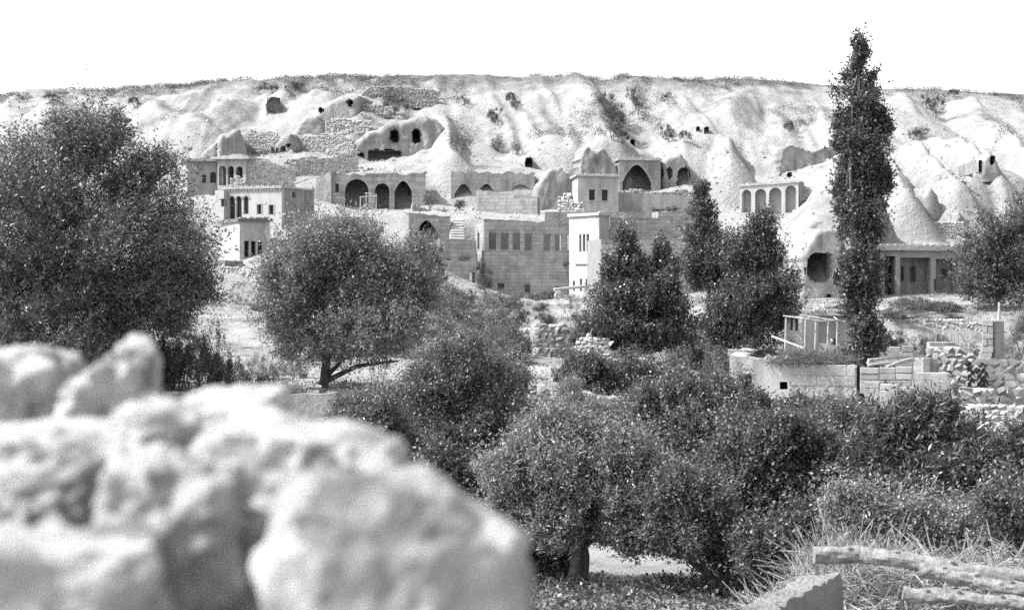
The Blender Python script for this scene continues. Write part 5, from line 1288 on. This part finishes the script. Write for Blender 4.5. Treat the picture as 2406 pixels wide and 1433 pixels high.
for q in ((300, 870, 70, 60, 42.4, 'dark'), (360, 860, 60, 66, 44.6, 'dark'), (450, 870, 60, 56, 44, 'mid'), (520, 870, 50, 50, 43, 'mid'), (90, 860, 100, 60, 43, 'dark'), (200, 830, 90, 60, 46, 'dark'), (400, 800, 60, 50, 47, 'dark'), (480, 800, 50, 46, 48, 'mid')): shrub(*q, '', '')
G1 = ('leafy garden shrub under the big willow', 'shrubs under the willow')
for q in ((330, 830, 80, 80, 43, 'dark'), (410, 840, 70, 75, 43.5, 'mid'), (480, 850, 45, 80, 42.6, 'dark'), (60, 830, 110, 60, 44, 'dark'), (250, 850, 60, 60, 44.5, 'dark'), (150, 850, 70, 60, 44, 'dark'), (540, 840, 34, 60, 44, 'mid')): shrub(*q, *G1)
G2 = ('pale weedy shrub in the sun beside the round grey-leaved tree', 'weedy shrubs by the grey-leaved tree')
for q in ((570, 885, 50, 32, 44, 'pale'), (640, 880, 50, 36, 47, 'pale'), (690, 880, 40, 28, 48, 'mid'), (700, 860, 30, 40, 50, 'pale'), (600, 850, 40, 26, 52, 'pale')): shrub(*q, *G2)
G6 = ('bushy shrub filling the gardens between the field walls', 'shrubs between the field walls')
for q in ((1000, 800, 60, 40, 66, 'mid'), (1080, 820, 70, 40, 62, 'mid'), (960, 830, 50, 36, 60, 'pale'), (1120, 760, 46, 30, 80, 'dark'), (1220, 740, 40, 28, 92, 'mid'), (1100, 700, 40, 20, 110, 'dark'), (1160, 690, 40, 18, 114, 'mid'), (1290, 690, 36, 12, 117, 'dark'), (1340, 870, 50, 30, 53, 'mid'),
          (1450, 835, 60, 36, 56, 'mid'), (1380, 815, 40, 36, 60, 'dark'), (1590, 850, 50, 36, 57, 'mid'), (1660, 880, 46, 36, 53, 'dark'), (1600, 820, 60, 30, 64, 'dark'), (1750, 830, 40, 36, 60, 'dark'), (1850, 800, 30, 22, 60, 'mid'), (930, 740, 36, 30, 88, 'mid'), (1030, 715, 40, 24, 100, 'mid'), (1400, 700, 30, 26, 104, 'mid')): shrub(*q, *G6)
for q in ((1080, 715, 46, 22, 104, 'dark'), (1150, 712, 46, 22, 108, 'mid'), (1210, 714, 40, 18, 108, 'dark'), (1110, 742, 50, 24, 92, 'mid'), (1200, 790, 46, 30, 70, 'mid'), (1050, 760, 46, 26, 84, 'mid'), (1270, 718, 30, 14, 110, 'mid'), (1170, 815, 56, 30, 64, 'mid'), (1100, 845, 60, 34, 57, 'dark'), (1010, 840, 50, 36, 57, 'mid'),
          (2130, 712, 44, 14, 98, 'dark'), (2175, 716, 40, 15, 97, 'dark'), (2215, 722, 34, 13, 95, 'dark'), (2100, 742, 40, 12, 88, 'mid'), (2170, 744, 46, 10, 87, 'pale'), (2240, 744, 36, 10, 87, 'mid'), (2090, 800, 40, 26, 68, 'mid'), (2150, 796, 40, 24, 70, 'mid'), (2210, 800, 30, 24, 66, 'dark'), (2020, 735, 30, 14, 90, 'mid'), (1700, 720, 40, 24, 100, 'dark'), (1880, 715, 24, 8, 98, 'pale')): shrub(*q, *G6)
G3 = ('low leafy shrub on the terraces below the ashlar houses', 'shrubs on the terraces')
for q in ((1060, 690, 50, 26, 112, 'mid'), (1130, 716, 60, 24, 104, 'mid'), (1190, 704, 45, 18, 112, 'mid'), (1250, 698, 45, 12, 116, 'mid'), (1060, 738, 60, 30, 90, 'dark'), (1170, 740, 50, 26, 92, 'mid'), (1180, 772, 50, 36, 76, 'mid'), (1222, 812, 34, 44, 60, 'dark'), (1130, 790, 60, 36, 70, 'mid'),
          (1040, 780, 50, 36, 76, 'mid'), (1385, 742, 46, 42, 88, 'mid'), (1350, 785, 36, 26, 72, 'dark'), (1420, 800, 50, 40, 62, 'mid'), (1000, 690, 40, 36, 106, 'dark'), (970, 720, 40, 36, 96, 'mid'), (1030, 650, 26, 24, 118, 'dark'), (1330, 720, 30, 16, 106, 'mid'), (1280, 745, 30, 18, 96, 'dark'),
          (1210, 846, 60, 36, 58, 'mid'), (1150, 850, 50, 36, 60, 'mid'), (600, 720, 20, 12, 100, 'mid'), (420, 770, 60, 22, 62, 'mid'), (560, 700, 24, 14, 105, 'pale'), (640, 760, 20, 30, 70, 'pale'), (1350, 840, 24, 24, 58, 'mid'), (940, 770, 40, 34, 80, 'mid'), (900, 800, 40, 30, 70, 'mid')): shrub(*q, *G3)
G4 = ('garden shrub among the right-hand garden walls', 'shrubs among the right-hand walls')
for q in ((2062, 800, 30, 46, 56, 'dark'), (2150, 722, 50, 14, 96, 'dark'), (2200, 714, 46, 12, 98, 'dark'), (2120, 706, 40, 10, 100, 'dark'), (2240, 722, 30, 10, 94, 'dark'), (2140, 738, 46, 10, 88, 'pale'), (2090, 735, 40, 14, 88, 'mid'), (2150, 815, 40, 20, 64, 'mid'), (2180, 812, 30, 34, 62, 'mid'),
          (2100, 812, 36, 18, 66, 'mid'), (2265, 806, 40, 40, 58, 'mid'), (2360, 810, 46, 40, 57, 'pale'), (2400, 780, 40, 40, 60, 'mid'), (2390, 830, 40, 26, 54, 'pale'), (2290, 832, 24, 16, 55.5, 'mid'), (2340, 780, 26, 30, 59, 'dark'), (2170, 850, 20, 16, 51, 'dark'), (2430, 730, 40, 40, 72, 'mid'), (1690, 850, 40, 40, 58, 'mid'), (1640, 840, 50, 36, 60, 'dark')): shrub(*q, *G4)
G5 = ('dark shrub clinging to the pale hillside', 'shrubs on the hillside')
for q in ((1205, 238, 15, 11, None, 'scrub'), (1212, 252, 10, 8, None, 'scrub'), (1158, 272, 14, 10, None, 'scrub'), (1165, 284, 12, 8, None, 'scrub'), (1080, 335, 26, 26, None, 'twiggy'), (1168, 335, 22, 20, None, 'twiggy'), (1214, 350, 16, 16, None, 'twiggy'),
          (1425, 245, 18, 14, None, 'scrub'), (1440, 265, 20, 16, None, 'scrub'), (1445, 290, 20, 16, None, 'scrub'), (1440, 312, 20, 14, None, 'scrub'), (1462, 322, 16, 12, None, 'scrub'), (1425, 275, 14, 12, None, 'scrub'),
          (1482, 222, 10, 10, None, 'scrub'), (1490, 240, 11, 12, None, 'scrub'), (1500, 258, 8, 12, None, 'scrub'), (1560, 312, 15, 12, None, 'scrub'), (1575, 325, 12, 10, None, 'scrub'), (1612, 325, 12, 10, None, 'scrub'), (1090, 240, 14, 8, None, 'scrub'), (1565, 230, 9, 6, None, 'scrub'),
          (320, 245, 16, 8, None, 'scrub'), (60, 232, 18, 6, None, 'scrub'), (125, 229, 22, 7, None, 'scrub'), (1855, 300, 12, 8, None, 'scrub'), (1870, 305, 10, 7, None, 'scrub'), (2160, 315, 16, 9, None, 'scrub'), (2145, 322, 9, 8, None, 'scrub'), (2200, 260, 18, 18, None, 'scrub'), (2180, 245, 14, 12, None, 'scrub'), (2235, 222, 16, 7, None, 'scrub'),
          (610, 215, 18, 7, None, 'scrub'), (640, 212, 20, 8, None, 'scrub'), (690, 206, 22, 8, None, 'scrub'), (440, 352, 14, 8, 152, 'scrub'), (1400, 368, 15, 18, 150.5, 'twiggy'), (1480, 430, 8, 14, 150, 'twiggy'), (1010, 470, 26, 14, 141, 'mid'), (1045, 500, 12, 8, 137, 'dark'), (1080, 478, 20, 12, 142, 'mid'),
          (1580, 492, 30, 7, 129, 'dark'), (1545, 494, 20, 6, 130, 'dark'), (1330, 620, 10, 8, 122.6, 'dark'), (1090, 606, 16, 8, 122, 'dark'), (1050, 610, 10, 7, 122, 'dark'), (640, 700, 20, 10, None, 'pale')): shrub(*q, *G5)

# scrub along the crest and on the ledges: uncountable tufts
def scatter(name, label, cat, pts, size, per, ll, lw, leaf, seed):
    r = np.random.default_rng(seed); n = len(pts)
    c = np.repeat(np.array(pts), per, 0) + r.normal(size=(n * per, 3)) * np.array([size, size, size * .55]) + np.array([0, 0, size * .4])
    d = r.normal(size=(n * per, 3)); d[:, 2] = np.abs(d[:, 2]) + .2; d /= np.linalg.norm(d, axis=1)[:, None]
    wv = np.cross(d, r.normal(size=d.shape)); wv /= np.linalg.norm(wv, axis=1)[:, None]
    sc = (.5 + r.random(n * per))[:, None]
    V = np.stack([c, c + d * ll * .5 * sc + wv * lw * .5 * sc, c + d * ll * sc, c + d * ll * .5 * sc - wv * lw * .5 * sc], 1).reshape(-1, 3)
    base = V.mean(0); base[2] = V[:, 2].min()
    me = fast_mesh(name, V - base, np.arange(len(V)).reshape(-1, 4), leaf)
    o = bpy.data.objects.new(name, me); C.objects.link(o); o.location = base; tag(o, label, cat); o['kind'] = 'stuff'
    return o
r_ = np.random.default_rng(5)
N_ = 9000; pxs = r_.uniform(-300, 2700, N_); Ys = r_.uniform(148, 196, N_); xs = (pxs - CX) / F * Ys
nz = vn.fbm(xs * .12, Ys * .16, 2.2, 4); zc = terrain_z(xs, Ys)
rowp = HZ - (zc - CZ) * F / Ys; sky_row = np.interp(pxs, [0, 300, 600, 900, 1200, 1700, 1900, 2200, 2406], [232, 208, 192, 184, 186, 188, 194, 212, 222])
crest = np.exp(-np.maximum(rowp - sky_row - 6, 0) / 16.0)
keep = nz > (.55 - .75 * crest)
scatter('crest_scrub', 'grey-green scrub scattered along the crest and ledges of the hill', 'scrub', np.stack([xs, Ys, zc], 1)[keep], .34, 46, .13, .06, 'leaf_scrub', 6)
# low weeds in the gardens
N_ = 7500; pxs = r_.uniform(-100, 2500, N_); Ys = r_.uniform(44, 125, N_); xs = (pxs - CX) / F * Ys; zc = terrain_z(xs, Ys)
keep = (vn.fbm(xs * .14, Ys * .14, 8.2, 4) > -.02) & ~((pxs > 1790) & (pxs < 2060) & (Ys > 50) & (Ys < 68))
scatter('garden_weeds', 'low dry weeds and grass over the garden terraces', 'weeds', np.stack([xs, Ys, zc], 1)[keep], .24, 34, .10, .03, 'leaf_scrub', 7)
# bean plants on the orchard floor
N_ = 1500; xs = r_.uniform(-1, 6.5, N_); Ys = r_.uniform(20.5, 33, N_); zc = terrain_z(xs, Ys); keep = vn.fbm(xs * .5, Ys * .35, 1.2, 3) > -.25
scatter('bean_plants', 'low broad-leaved bean plants covering the orchard floor', 'plants', np.stack([xs, Ys, zc], 1)[keep], .15, 44, .065, .045, 'leaf_mid', 9)
